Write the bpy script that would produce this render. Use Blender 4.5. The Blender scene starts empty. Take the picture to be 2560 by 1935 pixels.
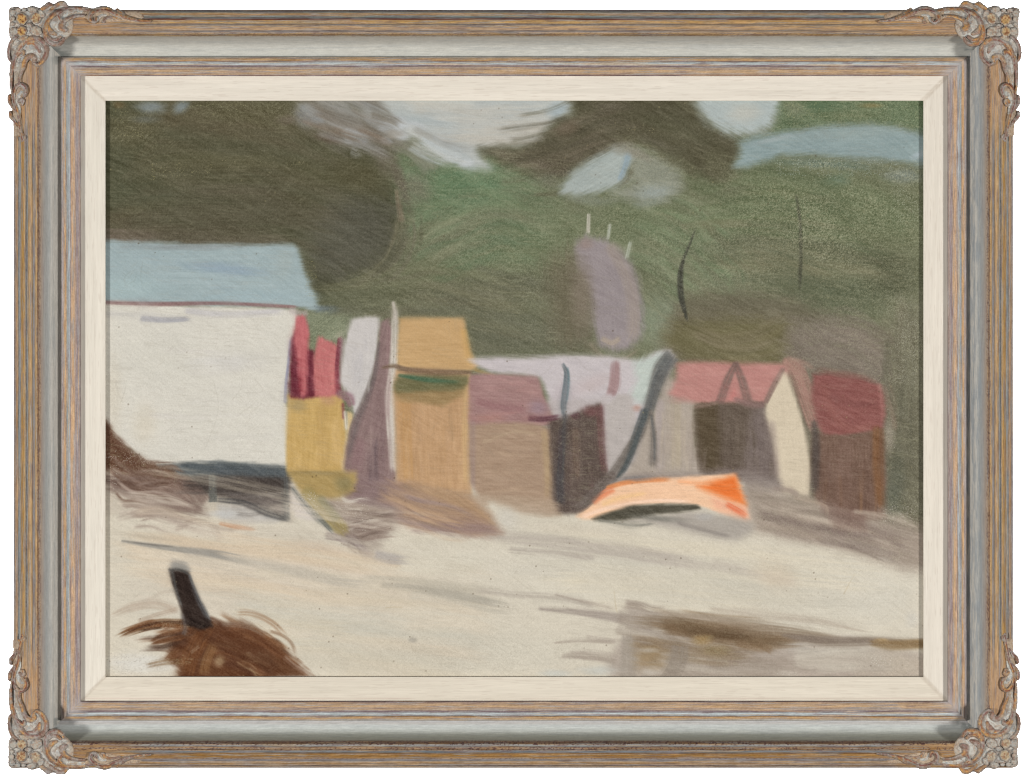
import bpy, math
import numpy as np
from mathutils import Vector

# ------------------------------------------------------------------ camera, world, lamps, exposure
scene = bpy.context.scene
S = 0.0003            # metres per unit of the drawing grid (2560 x 1935 units across the view)
DIST = 4.0            # camera to canvas plane
cam_d = bpy.data.cameras.new("camera"); cam = bpy.data.objects.new("camera", cam_d); scene.collection.objects.link(cam)
cam.location = (0, -DIST, 0); cam.rotation_euler = (math.radians(90), 0, 0)
cam_d.sensor_width = 36; cam_d.lens = 36 * DIST / (2560 * S); cam_d.clip_end = 50
scene.camera = cam
world = bpy.data.worlds.new("World"); scene.world = world; world.use_nodes = True
world.node_tree.nodes["Background"].inputs[0].default_value = (.93, .97, 1, 1)
world.node_tree.nodes["Background"].inputs[1].default_value = 0.13
scene.view_settings.view_transform = 'Standard'; scene.view_settings.look = 'None'
scene.cycles.pixel_filter_type = 'BLACKMAN_HARRIS'; scene.cycles.filter_width = 1.1
scene.view_settings.exposure = 0; scene.view_settings.gamma = 1; scene.view_settings.use_curve_mapping = False

def lamp(name, loc, target, power, size, col):
    d = bpy.data.lights.new(name, 'AREA'); d.shape = 'SQUARE'; d.size = size; d.energy = power; d.color = col
    o = bpy.data.objects.new(name, d); scene.collection.objects.link(o)
    o.location = loc; o.rotation_euler = (Vector(target) - Vector(loc)).to_track_quat('-Z', 'Y').to_euler()
    return o
# two copy lamps, one each side at 45 degrees and a little below the middle of the picture
lamp("copy_lamp", (-2.7, -2.55, -.50), (0, 0, 0), 92, .42, (1, .975, .94))
lamp("copy_lamp", (2.7, -2.55, -.50), (0, 0, 0), 92, .42, (1, .975, .94))
# two lamps behind the picture wash the white backdrop
lamp("backdrop_lamp", (-.80, .30, .1), (-.40, 1.2, .05), 26, .3, (1, 1, 1))
lamp("backdrop_lamp", (.80, .30, .1), (.40, 1.2, .05), 26, .3, (1, 1, 1))
# ------------------------------------------------------------------ noise and paint helpers
_tab = np.random.default_rng(7).random((512, 512)).astype(np.float32)
def vnoise(x, y, seed=0):
    """smooth value noise, 0..1"""
    x = np.asarray(x, dtype=np.float64) + seed * 37.13; y = np.asarray(y, dtype=np.float64) + seed * 91.7
    xi = np.floor(x).astype(np.int64); yi = np.floor(y).astype(np.int64)
    fx = x - xi; fy = y - yi
    fx = fx * fx * (3 - 2 * fx); fy = fy * fy * (3 - 2 * fy)
    a = _tab[yi & 511, xi & 511]; b = _tab[yi & 511, (xi + 1) & 511]
    c = _tab[(yi + 1) & 511, xi & 511]; d = _tab[(yi + 1) & 511, (xi + 1) & 511]
    return (a * (1 - fx) + b * fx) * (1 - fy) + (c * (1 - fx) + d * fx) * fy
def fbm(x, y, seed=0, octaves=3):
    s = 0; a = 1; t = 0
    for k in range(octaves):
        s = s + a * vnoise(x * 2 ** k, y * 2 ** k, seed + 5 * k); t += a; a *= .55
    return s / t
def lin(c):
    c = np.clip(np.asarray(c, dtype=np.float64) / 255.0, 0, 1)
    return np.where(c <= .04045, c / 12.92, ((c + .055) / 1.055) ** 2.4)
def mixc(C, c, a): return C * (1 - a[..., None]) + np.asarray(c, float) * a[..., None]
def smooth(t):
    t = np.clip(t, 0, 1); return t * t * (3 - 2 * t)
def spline(pts, closed=False, n=6):
    p = np.asarray(pts, dtype=np.float64)
    if closed: q = np.vstack([p[-1], p, p[0], p[1]])
    else: q = np.vstack([2 * p[0] - p[1], p, 2 * p[-1] - p[-2]])
    out = []
    for i in range(1, len(q) - 2):
        for k in range(n):
            t = k / n
            out.append(.5 * ((2 * q[i]) + (-q[i - 1] + q[i + 1]) * t + (2 * q[i - 1] - 5 * q[i] + 4 * q[i + 1] - q[i + 2]) * t * t
                             + (-q[i - 1] + 3 * q[i] - 3 * q[i + 1] + q[i + 2]) * t ** 3))
    if not closed: out.append(q[-2])
    return np.array(out)
def sd_poly(X, Y, P):
    """signed distance, positive inside"""
    d = np.full(X.shape, 1e9); ins = np.zeros(X.shape, bool)
    n = len(P)
    for i in range(n):
        x1, y1 = P[i]; x2, y2 = P[(i + 1) % n]
        ex, ey = x2 - x1, y2 - y1; L = ex * ex + ey * ey + 1e-9
        t = np.clip(((X - x1) * ex + (Y - y1) * ey) / L, 0, 1)
        d = np.minimum(d, (X - x1 - t * ex) ** 2 + (Y - y1 - t * ey) ** 2)
        if y1 != y2:
            c = ((y1 > Y) != (y2 > Y)) & (X < (x2 - x1) * (Y - y1) / (y2 - y1) + x1)
            ins ^= c
    d = np.sqrt(d)
    return np.where(ins, d, -d)
def line_field(X, Y, P, V):
    """nearest point on polyline: distance, signed cross distance, arc length, interpolated value"""
    best = np.full(X.shape, 1e9); cr = np.zeros(X.shape); al = np.zeros(X.shape); val = np.zeros(X.shape); s = 0.0
    tot = []
    for i in range(len(P) - 1):
        x1, y1 = P[i]; x2, y2 = P[i + 1]; ex, ey = x2 - x1, y2 - y1
        L = math.hypot(ex, ey) + 1e-9
        t = np.clip(((X - x1) * ex + (Y - y1) * ey) / (L * L), 0, 1)
        dx = X - x1 - t * ex; dy = Y - y1 - t * ey
        d = dx * dx + dy * dy; m = d < best
        best = np.where(m, d, best)
        cr = np.where(m, (dx * -ey + dy * ex) / L, cr)
        al = np.where(m, s + t * L, al); val = np.where(m, V[i] + t * (V[i + 1] - V[i]), val)
        s += L
    return np.sqrt(best), cr, al, val, s

class Picture:
    def __init__(s, x0, x1, y0, y1, step):
        s.xs = np.arange(x0, x1 + .1, step); s.ys = np.arange(y0, y1 + .1, step)
        s.X, s.Y = np.meshgrid(s.xs, s.ys); s.C = np.zeros(s.X.shape + (3,)); s.thin = np.zeros(s.X.shape)
        s.H = np.zeros(s.X.shape); s.k = 0
    def _box(s, P, m):
        ax = np.searchsorted(s.xs, P[:, 0].min() - m); bx = np.searchsorted(s.xs, P[:, 0].max() + m)
        ay = np.searchsorted(s.ys, P[:, 1].min() - m); by = np.searchsorted(s.ys, P[:, 1].max() + m)
        return slice(ay, by), slice(ax, bx)
    def _put(s, sl, col, A, var, grain, thin, relief=0.0):
        col = np.asarray(col, float)
        g = (grain - .5)[..., None] * 2
        c = col + 1.7 * var * g * np.array([1, .98, .92])
        s.C[sl] = s.C[sl] * (1 - A[..., None]) + c * A[..., None]
        s.H[sl] += A * (grain - .5) * relief
        if thin is not None: s.thin[sl] = s.thin[sl] * (1 - A) + thin * A
    def poly(s, pts, col, f=6, a=1.0, ang=0, rag=None, var=5, thin=None, sharp=False, stretch=14):
        s.k += 1; f = f * 1.5 + 1.2; thin = .07 if thin is None else thin
        P = np.asarray(pts, float)
        if not sharp:
            Q = np.vstack([P, P[:1]]); L_ = np.concatenate([Q[i] + (Q[i + 1] - Q[i]) * np.arange(5)[:, None] / 5 for i in range(len(P))])
            P = .4 * spline(pts, True, 5) + .6 * L_
        sl = s._box(P, f * 2 + 6)
        X = s.X[sl]; Y = s.Y[sl]
        if X.size == 0: return
        sd = sd_poly(X, Y, P)
        r = math.radians(ang); U = X * math.cos(r) + Y * math.sin(r); V = -X * math.sin(r) + Y * math.cos(r)
        g = .6 * fbm(U / (4.5 * stretch), V / 4.5, s.k, 3) + .4 * vnoise(U / 40, V / 26, s.k + 3)
        fine = vnoise(U / 26, V / 2.6, s.k + 9)
        rag = (f * .8 if rag is None else rag) * .6
        sd = sd + (fine - .5) * 1.5 * rag + (fbm(X / 14, Y / 14, s.k + 2) - .5) * rag
        A = a * smooth(sd / (2 * f) + .5)
        s._put(sl, col, A, var, .55 * g + .45 * fine, thin, .8)
    def blob(s, cx, cy, rx, ry, col, a=1.0, ang=0, var=4, thin=None, soft=1.0):
        s.k += 1
        P = np.array([[cx - rx - ry, cy - rx - ry], [cx + rx + ry, cy + rx + ry]])
        sl = s._box(P, 4); X = s.X[sl]; Y = s.Y[sl]
        if X.size == 0: return
        r = math.radians(ang); dx = X - cx; dy = Y - cy
        U = dx * math.cos(r) + dy * math.sin(r); V = -dx * math.sin(r) + dy * math.cos(r)
        q = np.sqrt((U / rx) ** 2 + (V / ry) ** 2)
        fine = vnoise(U / 30, V / 3, s.k + 9)
        q = q + (fine - .5) * .22 + (fbm(X / 22, Y / 22, s.k) - .5) * .35
        A = a * smooth((1.25 - q) / (1.1 * soft))
        s._put(sl, col, A, var, .5 * fine + .5 * fbm(U / 60, V / 7, s.k + 1), thin, .6)
    def stroke(s, pts, w, col, a=1.0, f=2.0, bristle=.5, var=6, thin=None, fade=(0, .15)):
        """a loaded brush pulled along pts; w width(s); bristle 0..1 dryness; fade = part of the length that tapers off"""
        s.k += 1; f = f * 1.15 + .4
        P = spline(pts, False, 6)
        W = np.interp(np.linspace(0, 1, len(P)), np.linspace(0, 1, len(np.atleast_1d(w))) if np.ndim(w) else [0, 1],
                      w if np.ndim(w) else [w, w])
        sl = s._box(P, max(W) + f * 2 + 3); X = s.X[sl]; Y = s.Y[sl]
        if X.size == 0: return
        d, cr, al, wv, L = line_field(X, Y, P, W)
        br = vnoise(cr / 2.4 + 50, al / 75, s.k) * .65 + vnoise(cr / 5 + 9, al / 160, s.k + 1) * .35
        A = smooth((wv / 2 - d) / (2 * f) + .5 + (br - .5) * .7 * min(1, .3 + bristle))
        q = al / L
        fa = np.ones_like(q)
        if fade[0] > 0: fa *= smooth(q / fade[0] + (br - .5) * .8)
        if fade[1] > 0: fa *= smooth((1 - q) / fade[1] + (br - .5) * .8)
        A = a * A * fa * (1 - bristle * smooth((.55 - br) * 3.2))
        s._put(sl, col, A, var, br, thin, 1.6)

def paint_picture(step):
    p = Picture(252, 2320, 241, 1703, step)
    X, Y = p.X, p.Y
    # ground coats
    p.C[:] = (110, 113, 88); p.thin[:] = .35
    rr = np.random.default_rng(40)
    def rake(pts, spread, n, cols, w=(8, 22), a=.35, f=4, bristle=.75, length=(.3, .8)):
        a = min(.95, a * 1.35); f = f * .75; n = int(n * 1.2)
        P = spline(pts, False, 8)
        for _ in range(n):
            L = rr.uniform(*length); t0 = rr.uniform(0, 1 - L); i0 = int(t0 * (len(P) - 1)); i1 = max(i0 + 2, int((t0 + L) * (len(P) - 1)))
            Q = P[i0:i1 + 1]; Q = Q[np.linspace(0, len(Q) - 1, 4).astype(int)]
            T = P[min(i1, len(P) - 1)] - P[i0]; N = np.array([-T[1], T[0]]) / (np.hypot(*T) + 1e-6)
            o = rr.normal(0, .5) * spread; Q = Q + N * (o + rr.uniform(-.12, .12, (4, 1)) * spread)
            c = np.array(cols[rr.integers(len(cols))]) + rr.uniform(-5, 5)
            p.stroke([tuple(q) for q in Q], rr.uniform(*w), c, a=a * rr.uniform(.5, 1.1), f=f, bristle=bristle, fade=(.12, .3))
    R = lambda x0, y0, x1, y1: [(x0, y0), (x1, y0), (x1, y1), (x0, y1)]
    p.poly(R(200, 1180, 2400, 1800), (210, 202, 185), f=10, sharp=True, var=4, thin=.12)
    # ---- green hill
    p.blob(1150, 470, 260, 110, (98, 120, 89), a=.9, ang=5, var=9, thin=.4)
    p.blob(1360, 620, 360, 90, (110, 119, 90), a=.8, ang=-8, var=9, thin=.5)
    p.blob(1260, 560, 200, 60, (112, 124, 94), a=.7, ang=-5, var=9)
    p.blob(1100, 700, 200, 60, (108, 110, 84), a=.8, ang=5, var=8, thin=.3)
    p.blob(1260, 730, 240, 60, (99, 99, 80), a=.8, ang=-6, var=8, thin=.3)
    p.poly([(880, 730), (1100, 760), (1300, 780), (1460, 800), (1480, 880), (1330, 895), (1170, 890), (1165, 800), (1000, 790), (850, 800), (800, 790)],
           (101, 101, 83), f=22, a=.85, ang=4, var=7, thin=.25)
    p.blob(1640, 560, 230, 90, (103, 113, 84), a=.8, ang=30, var=9, thin=.5)
    p.blob(1700, 640, 160, 110, (107, 114, 88), a=.8, ang=25, var=8, thin=.5)
    p.blob(1650, 800, 80, 90, (128, 137, 115), a=.85, ang=60, var=8, thin=.4)
    p.blob(2080, 560, 300, 130, (93, 100, 72), a=.85, ang=-6, var=9, thin=1)
    p.blob(2190, 520, 150, 60, (103, 113, 83), a=.8, ang=25, var=8, thin=.8)
    p.blob(1950, 480, 120, 36, (98, 106, 74), a=.7, ang=-8, var=8, thin=.7)
    p.blob(2085, 455, 60, 26, (98, 118, 98), a=.8, ang=-20, var=5, thin=.2)
    p.blob(2150, 640, 160, 40, (84, 84, 64), a=.75, ang=12, var=7, thin=.7)
    p.blob(1880, 640, 110, 44, (134, 125, 100), a=.75, ang=-8, var=11, thin=.6)
    p.blob(1900, 690, 150, 30, (113, 112, 90), a=.6, ang=-5, var=11, thin=.5)
    p.blob(1820, 700, 110, 40, (116, 122, 98), a=.7, ang=-5, var=9, thin=.5)
    p.blob(2080, 730, 200, 60, (88, 94, 72), a=.85, ang=8, var=7, thin=.5)
    p.blob(2240, 700, 90, 60, (78, 80, 60), a=.6, ang=0, var=7, thin=.6)
    G1 = [(120, 134, 102), (92, 110, 82), (128, 130, 104), (104, 122, 92), (98, 100, 78)]
    rake([(1010, 620), (1100, 560), (1250, 520), (1420, 560)], 120, 46, G1, (10, 26))
    rake([(900, 760), (1050, 740), (1200, 760), (1400, 800)], 90, 40, [(112, 110, 86), (92, 92, 74), (104, 100, 80), (116, 118, 92)], (8, 22))
    rake([(1560, 540), (1700, 600), (1800, 700), (1850, 760)], 140, 40, G1 + [(136, 138, 112)], (8, 22))
    rake([(1700, 500), (1900, 470), (2100, 500), (2300, 560)], 110, 40, [(104, 116, 84), (86, 96, 68), (120, 128, 98), (92, 106, 76)], (10, 26))
    rake([(1700, 640), (1880, 620), (2080, 650), (2300, 690)], 90, 36, [(126, 122, 96), (84, 88, 66), (108, 110, 86), (96, 100, 78)], (8, 22))
    rake([(1080, 440), (1200, 440), (1330, 470)], 60, 18, [(98, 124, 92), (112, 130, 98), (90, 112, 84)], (10, 24))
    # ---- brown olive ground behind the huts
    p.poly([(1690, 770), (1800, 745), (1960, 750), (2060, 790), (2180, 820), (2330, 830), (2330, 1340), (2200, 1330), (2000, 1300), (1900, 1000), (1700, 950), (1660, 880)],
           (112, 104, 88), f=26, a=1, ang=8, var=8, thin=.3)
    p.poly([(1690, 800), (1820, 785), (1960, 800), (1985, 860), (1960, 915), (1820, 912), (1700, 900), (1660, 850)], (108, 102, 72), f=18, a=.95, ang=6, var=7, thin=.1)
    p.poly([(1700, 740), (1850, 735), (2010, 760), (2040, 790), (1880, 790), (1720, 800)], (104, 99, 80), f=18, a=.8, ang=3, var=7, thin=.1)
    p.poly([(1965, 830), (2080, 800), (2200, 850), (2240, 930), (2220, 980), (2120, 950), (2000, 925), (1960, 890)], (122, 112, 101), f=22, a=.9, ang=14, var=9, thin=.35)
    p.poly([(2225, 860), (2330, 860), (2330, 1290), (2225, 1290), (2215, 1100)], (106, 103, 85), f=20, a=.95, ang=70, var=8, thin=.45)
    p.poly([(2225, 760), (2330, 740), (2330, 900), (2240, 920)], (118, 117, 96), f=26, a=.7, ang=80, var=10, thin=.7)
    p.blob(2240, 1200, 30, 90, (90, 92, 78), a=.7, ang=0, var=6)
    rake([(1720, 840), (1830, 870), (1930, 850), (1990, 820)], 70, 26, [(118, 110, 80), (98, 92, 66), (126, 116, 92)], (8, 20))
    rake([(1980, 860), (2090, 850), (2180, 900), (2230, 980)], 80, 26, [(134, 122, 110), (110, 100, 90), (120, 112, 98)], (8, 20))
    rake([(2270, 720), (2275, 900), (2265, 1250)], 50, 30, [(122, 120, 100), (94, 92, 76), (110, 104, 86)], (8, 20))
    # ---- big dark tree on the left
    p.poly([(200, 200), (800, 200), (850, 300), (955, 340), (985, 430), (1003, 545), (998, 620), (960, 672), (880, 705), (820, 740), (800, 775), (760, 700), (745, 625), (200, 615)],
           (80, 80, 59), f=21, ang=10, var=5, thin=.16, rag=16)
    p.poly([(760, 560), (860, 480), (985, 520), (985, 620), (930, 670), (840, 700), (790, 690)], (89, 87, 75), f=34, a=.85, ang=40, var=5)
    p.blob(420, 500, 190, 90, (82, 84, 64), a=.7, ang=0, var=4)
    p.blob(330, 560, 120, 60, (99, 86, 68), a=.5, ang=0)
    p.blob(340, 330, 110, 60, (98, 91, 66), a=.6, ang=0, thin=.5)
    p.blob(560, 300, 240, 60, (96, 86, 66), a=.7, ang=8, thin=.25)
    p.blob(880, 430, 120, 60, (86, 81, 57), a=.8, ang=20)
    p.blob(640, 275, 180, 28, (99, 95, 62), a=.7, ang=0, thin=.6)
    p.stroke([(250, 590), (420, 597), (600, 605), (730, 606)], 34, (118, 104, 94), a=.7, f=7, bristle=.35)
    p.blob(940, 740, 150, 40, (98, 99, 76), a=.85, ang=-6, var=10, thin=.3)
    p.stroke([(800, 720), (860, 715), (930, 690), (1010, 660)], [10, 34, 36, 16], (112, 110, 84), a=.5, f=8, bristle=.6)
    rake([(290, 380), (500, 360), (750, 400), (950, 480)], 190, 60, [(94, 90, 66), (78, 75, 54), (88, 80, 60), (96, 92, 72)], (14, 40), a=.3, f=9)
    rake([(290, 540), (500, 540), (720, 560), (900, 600)], 90, 40, [(92, 90, 70), (80, 76, 58), (90, 82, 66)], (14, 34), a=.3, f=9)
    rake([(1010, 520), (1010, 600), (960, 680), (860, 740)], 34, 16, [(104, 100, 82), (92, 90, 72), (128, 122, 98)], (6, 16), a=.4)
    # ---- top sky, clouds breaking the trees
    p.poly([(900, 200), (1450, 200), (1434, 262), (1424, 290), (1384, 306), (1366, 345), (1330, 364), (1250, 368), (1200, 380), (1225, 420), (1180, 424),
            (1130, 408), (1085, 385), (1045, 350), (960, 345), (900, 320), (860, 280)], (180, 184, 181), f=12, ang=4, var=6, rag=12, thin=.02)
    p.poly([(1150, 300), (1260, 285), (1370, 300), (1350, 350), (1260, 362), (1150, 345)], (189, 183, 171), f=22, a=.8, ang=-6)
    p.blob(1060, 300, 100, 22, (160, 171, 173), a=.6, ang=5)
    p.blob(1240, 262, 170, 18, (186, 193, 191), a=.7, ang=0)
    p.blob(1060, 284, 60, 8, (146, 153, 152), a=.6, ang=8)
    p.blob(1395, 275, 36, 22, (160, 176, 184), a=.7, ang=-30)
    p.blob(1120, 360, 70, 14, (155, 158, 156), a=.7, ang=12)
    p.blob(1150, 398, 50, 20, (165, 176, 180), a=.7, ang=25)
    p.poly([(1000, 350), (1050, 352), (1070, 390), (1100, 420), (1060, 430), (1030, 400)], (128, 128, 112), f=9, a=.8, ang=50)
    p.poly([(745, 243), (900, 243), (920, 290), (1000, 330), (1010, 370), (950, 378), (900, 372), (850, 368), (800, 330), (760, 300)], (124, 118, 108), f=22, a=.9, ang=20, var=10)
    p.blob(765, 290, 36, 34, (134, 134, 132), a=.8, ang=30)
    p.blob(870, 268, 60, 16, (100, 104, 88), a=.7, ang=15)
    p.blob(895, 285, 40, 10, (112, 104, 76), a=.6, ang=50)
    rake([(850, 340), (885, 348), (925, 322)], 34, 12, [(176, 180, 180), (150, 150, 148), (186, 190, 192)], (8, 18), a=.55, f=6)
    for (x_, y_, r_, c_) in [(935, 300, 22, 176), (905, 352, 18, 156), (1000, 338, 24, 190), (1040, 318, 30, 192), (1090, 352, 26, 190), (965, 352, 18, 168), (1130, 392, 26, 196), (1165, 408, 22, 200), (795, 302, 20, 150), (930, 262, 30, 160)]:
        p.blob(x_, y_, r_, r_ * .5, (c_ - 4, c_, c_ + 2), a=.75, ang=-18 + (x_ % 7) * 6, soft=.7)
    p.stroke([(958, 318), (985, 306), (1015, 312)], [26, 34, 24], (184, 188, 192), a=.9, f=6, bristle=.3)
    p.blob(985, 335, 26, 14, (166, 160, 150), a=.7)
    p.blob(846, 322, 20, 14, (140, 122, 104), a=.6, ang=-30)
    p.blob(900, 332, 46, 15, (170, 174, 174), a=.8, ang=-14)
    p.blob(770, 272, 30, 14, (150, 154, 154), a=.7, ang=20)
    p.blob(1000, 312, 40, 14, (190, 195, 197), a=.8, ang=-8)
    p.blob(820, 345, 50, 14, (100, 85, 72), a=.7, ang=10)
    p.blob(960, 400, 26, 60, (112, 104, 90), a=.6, ang=-25)
    p.blob(1040, 470, 50, 45, (120, 112, 98), a=.6, ang=60)
    p.blob(1000, 450, 18, 90, (103, 91, 80), a=.6, ang=-18)
    p.stroke([(995, 480), (1000, 530), (1004, 560)], 12, (140, 122, 104), a=.6, f=4, bristle=.7)
    p.blob(380, 268, 46, 20, (132, 141, 143), a=.85, ang=0)
    p.blob(452, 268, 30, 18, (130, 142, 148), a=.75, ang=-35)
    p.blob(365, 298, 45, 12, (106, 108, 98), a=.7)
    p.blob(297, 262, 20, 12, (118, 98, 66), a=.6)
    p.blob(720, 300, 30, 16, (116, 104, 92), a=.6)
    rake([(1000, 270), (1200, 285), (1400, 280)], 60, 26, [(190, 194, 190), (172, 178, 178), (192, 188, 178), (160, 170, 174)], (10, 28), a=.4, f=7)
    rake([(1010, 330), (1100, 380), (1180, 415)], 30, 14, [(180, 188, 190), (160, 160, 154), (190, 192, 186)], (8, 22), a=.5)
    rake([(760, 260), (860, 290), (960, 330), (1010, 360)], 50, 24, [(138, 136, 130), (110, 102, 88), (150, 148, 144), (124, 108, 92)], (8, 24), a=.45, f=7)
    # ---- dark tree, right of the middle
    p.poly([(1436, 200), (1722, 200), (1745, 270), (1785, 315), (1842, 345), (1850, 385), (1825, 425), (1785, 455), (1740, 430), (1690, 402), (1650, 375), (1590, 350),
            (1545, 352), (1500, 388), (1440, 410), (1395, 440), (1330, 420), (1270, 412), (1210, 386), (1200, 372), (1260, 368), (1335, 368), (1374, 318), (1396, 300), (1430, 286)],
           (83, 79, 60), f=14, ang=-15, var=6, thin=.14, rag=12)
    p.blob(1460, 380, 90, 24, (69, 64, 54), a=.9, ang=-16)
    p.blob(1385, 420, 80, 26, (90, 82, 70), a=.8, ang=10, thin=.5)
    p.blob(1420, 320, 40, 24, (106, 92, 76), a=.7, ang=-25)
    p.blob(1260, 385, 50, 14, (128, 120, 104), a=.6, ang=15, thin=.7)
    p.blob(1520, 265, 60, 14, (104, 96, 82), a=.6, thin=.4)
    p.blob(1700, 330, 80, 50, (84, 82, 64), a=.7, ang=30)
    p.blob(1800, 420, 60, 46, (96, 94, 72), a=.75, ang=60, var=10, thin=.4)
    p.blob(1640, 362, 60, 18, (112, 106, 92), a=.6, ang=20)
    p.blob(1370, 450, 60, 22, (104, 104, 86), a=.8, ang=25, var=10)
    p.blob(1760, 470, 70, 30, (96, 104, 76), a=.7, ang=20)
    rake([(1240, 395), (1380, 380), (1500, 330), (1640, 300)], 70, 34, [(94, 88, 70), (76, 71, 56), (86, 82, 62), (108, 98, 82)], (8, 26), a=.38, f=6)
    rake([(1600, 300), (1720, 340), (1810, 400)], 80, 30, [(92, 88, 68), (80, 78, 58), (98, 96, 74)], (8, 24), a=.35, f=6)
    # ---- right hand sky patch, green corner and the blue band
    p.poly([(1720, 200), (1968, 200), (1955, 270), (1925, 318), (1880, 338), (1832, 338), (1790, 318), (1752, 284)], (172, 182, 181), f=14, ang=30, var=5, thin=.05)
    p.blob(1860, 282, 50, 30, (187, 187, 178), a=.8)
    p.poly([(1965, 200), (2330, 200), (2330, 335), (2240, 316), (2100, 312), (1990, 326), (1930, 335), (1945, 290)], (97, 112, 84), f=10, ang=0, var=9, thin=.55)
    p.blob(2060, 262, 60, 22, (92, 112, 84), a=.9, thin=.1)
    p.blob(1985, 270, 40, 26, (128, 130, 106), a=.6, ang=40, thin=.5)
    p.blob(2180, 264, 40, 8, (134, 124, 84), a=.8, thin=.3)
    p.blob(2130, 288, 110, 18, (102, 112, 82), a=.7)
    p.poly([(1848, 356), (1900, 339), (1990, 325), (2080, 315), (2165, 310), (2250, 320), (2330, 342), (2330, 415), (2230, 402), (2120, 396), (2040, 388), (1960, 388), (1915, 402),
            (1868, 420), (1834, 416), (1852, 385)], (139, 157, 158), f=9, ang=-6, var=7, thin=.12, rag=9)
    p.blob(2120, 335, 170, 18, (149, 163, 160), a=.6, ang=-3)
    p.blob(1930, 350, 70, 7, (163, 174, 174), a=.6, ang=-12)
    p.blob(2300, 385, 30, 10, (168, 182, 188), a=.8, ang=-20)
    p.blob(2060, 410, 160, 14, (104, 120, 108), a=.7, ang=3, thin=.9)
    p.blob(2260, 440, 60, 22, (120, 130, 124), a=.7, thin=1)
    # ---- the pale cloud strokes in the middle
    p.poly([(1567, 374), (1640, 392), (1702, 428), (1704, 470), (1668, 500), (1605, 514), (1566, 500), (1520, 488), (1580, 450)], (136, 139, 124), f=13, ang=8, var=11, thin=.35)
    p.poly([(1400, 482), (1410, 458), (1429, 430), (1480, 397), (1536, 368), (1570, 374), (1582, 395), (1562, 424), (1571, 446), (1547, 463), (1504, 478), (1452, 490)],
           (165, 174, 170), f=9, ang=-28, var=7, rag=9)
    p.stroke([(1570, 385), (1560, 425), (1545, 455)], [16, 18, 10], (140, 160, 172), a=.8, f=5, bristle=.3)
    p.stroke([(1548, 372), (1575, 372), (1600, 385)], 26, (140, 138, 126), a=.7, f=8)
    p.stroke([(1575, 430), (1562, 452), (1540, 466)], [16, 12, 6], (104, 102, 86), a=.7, f=5)
    p.blob(1635, 480, 56, 22, (153, 162, 157), a=.85, ang=-8)
    p.blob(1625, 508, 46, 10, (134, 142, 128), a=.8, ang=-6)
    p.blob(1470, 500, 70, 16, (126, 132, 116), a=.7, ang=5)
    p.blob(1600, 388, 50, 14, (134, 130, 116), a=.7, ang=25)
    # ---- lilac mound
    p.poly([(1370, 660), (1430, 620), (1470, 650), (1485, 760), (1475, 860), (1400, 870), (1370, 780)], (106, 99, 80), f=28, a=.9, ang=85, var=6, thin=.15)
    p.poly([(1462, 590), (1512, 600), (1552, 626), (1584, 668), (1602, 720), (1608, 780), (1602, 838), (1576, 868), (1530, 880), (1500, 862), (1486, 825), (1478, 770),
            (1466, 715), (1446, 670), (1436, 615)], (148, 138, 140), f=9, ang=80, var=5, thin=.1)
    p.blob(1455, 740, 38, 115, (124, 113, 99), a=.85, ang=-4, var=6, thin=.15)
    p.stroke([(1530, 622), (1562, 680), (1580, 740), (1584, 820), (1566, 862)], 30, (162, 148, 134), a=.55, f=7, bristle=.3)
    p.blob(1465, 610, 22, 18, (148, 130, 122), a=.7)
    p.stroke([(1510, 850), (1530, 858), (1552, 846)], 13, (176, 160, 140), a=.75, f=5, bristle=.5)
    p.stroke([(1478, 862), (1510, 892), (1556, 896), (1600, 872)], 12, (140, 128, 112), a=.6, f=6, bristle=.6)
    p.stroke([(1472, 538), (1470, 585)], 9, (190, 186, 172), a=.95, f=1.6, bristle=.25, fade=(0, .1))
    p.stroke([(1525, 564), (1520, 600)], 8, (172, 178, 162), a=.9, f=1.8, bristle=.3)
    p.stroke([(1575, 608), (1566, 648)], 9, (182, 188, 172), a=.95, f=1.8, bristle=.3)
    # ---- thin dark saplings
    p.stroke([(1742, 560), (1727, 604), (1709, 648), (1700, 690), (1702, 740), (1710, 772), (1719, 806)], [2, 3, 6, 15, 16, 12, 4], (62, 62, 54), a=.9, f=2.2, bristle=.3, fade=(.12, .05))
    p.stroke([(1989, 478), (1996, 520), (2001, 570), (2002, 640), (1999, 690), (1997, 745)], [4, 6, 6, 8, 11, 6], (64, 64, 53), a=.85, f=2.6, bristle=.35, fade=(.08, .2))
    # ---- white house: roof, eaves, wall
    p.poly([(200, 604), (500, 611), (722, 611), (744, 620), (766, 690), (798, 762), (820, 772), (795, 782), (740, 768), (500, 766), (200, 760)], (157, 174, 177), f=5, ang=1, var=4, rag=7)
    p.blob(460, 618, 200, 9, (140, 146, 147), a=.7)
    p.blob(560, 672, 120, 18, (141, 160, 176), a=.7, ang=6)
    p.blob(330, 720, 110, 36, (164, 184, 186), a=.7)
    p.blob(640, 740, 160, 20, (158, 178, 184), a=.7)
    p.blob(712, 655, 26, 50, (160, 172, 170), a=.6)
    p.blob(815, 775, 36, 16, (96, 104, 104), a=.8)
    p.poly([(715, 800), (724, 790), (800, 782), (870, 790), (875, 800), (860, 850), (825, 860), (800, 845), (780, 870), (770, 830)], (122, 128, 104), f=8, ang=-40, var=12, thin=.5)
    p.blob(848, 838, 22, 10, (164, 162, 142), a=.6, ang=-35)
    p.poly([(200, 762), (500, 766), (738, 776), (734, 850), (724, 940), (716, 1005), (722, 1030), (720, 1170), (640, 1168), (560, 1160), (380, 1166), (320, 1120), (200, 1090)],
           (213, 209, 198), f=3.5, ang=2, var=4, rag=4, thin=.12)
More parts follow.
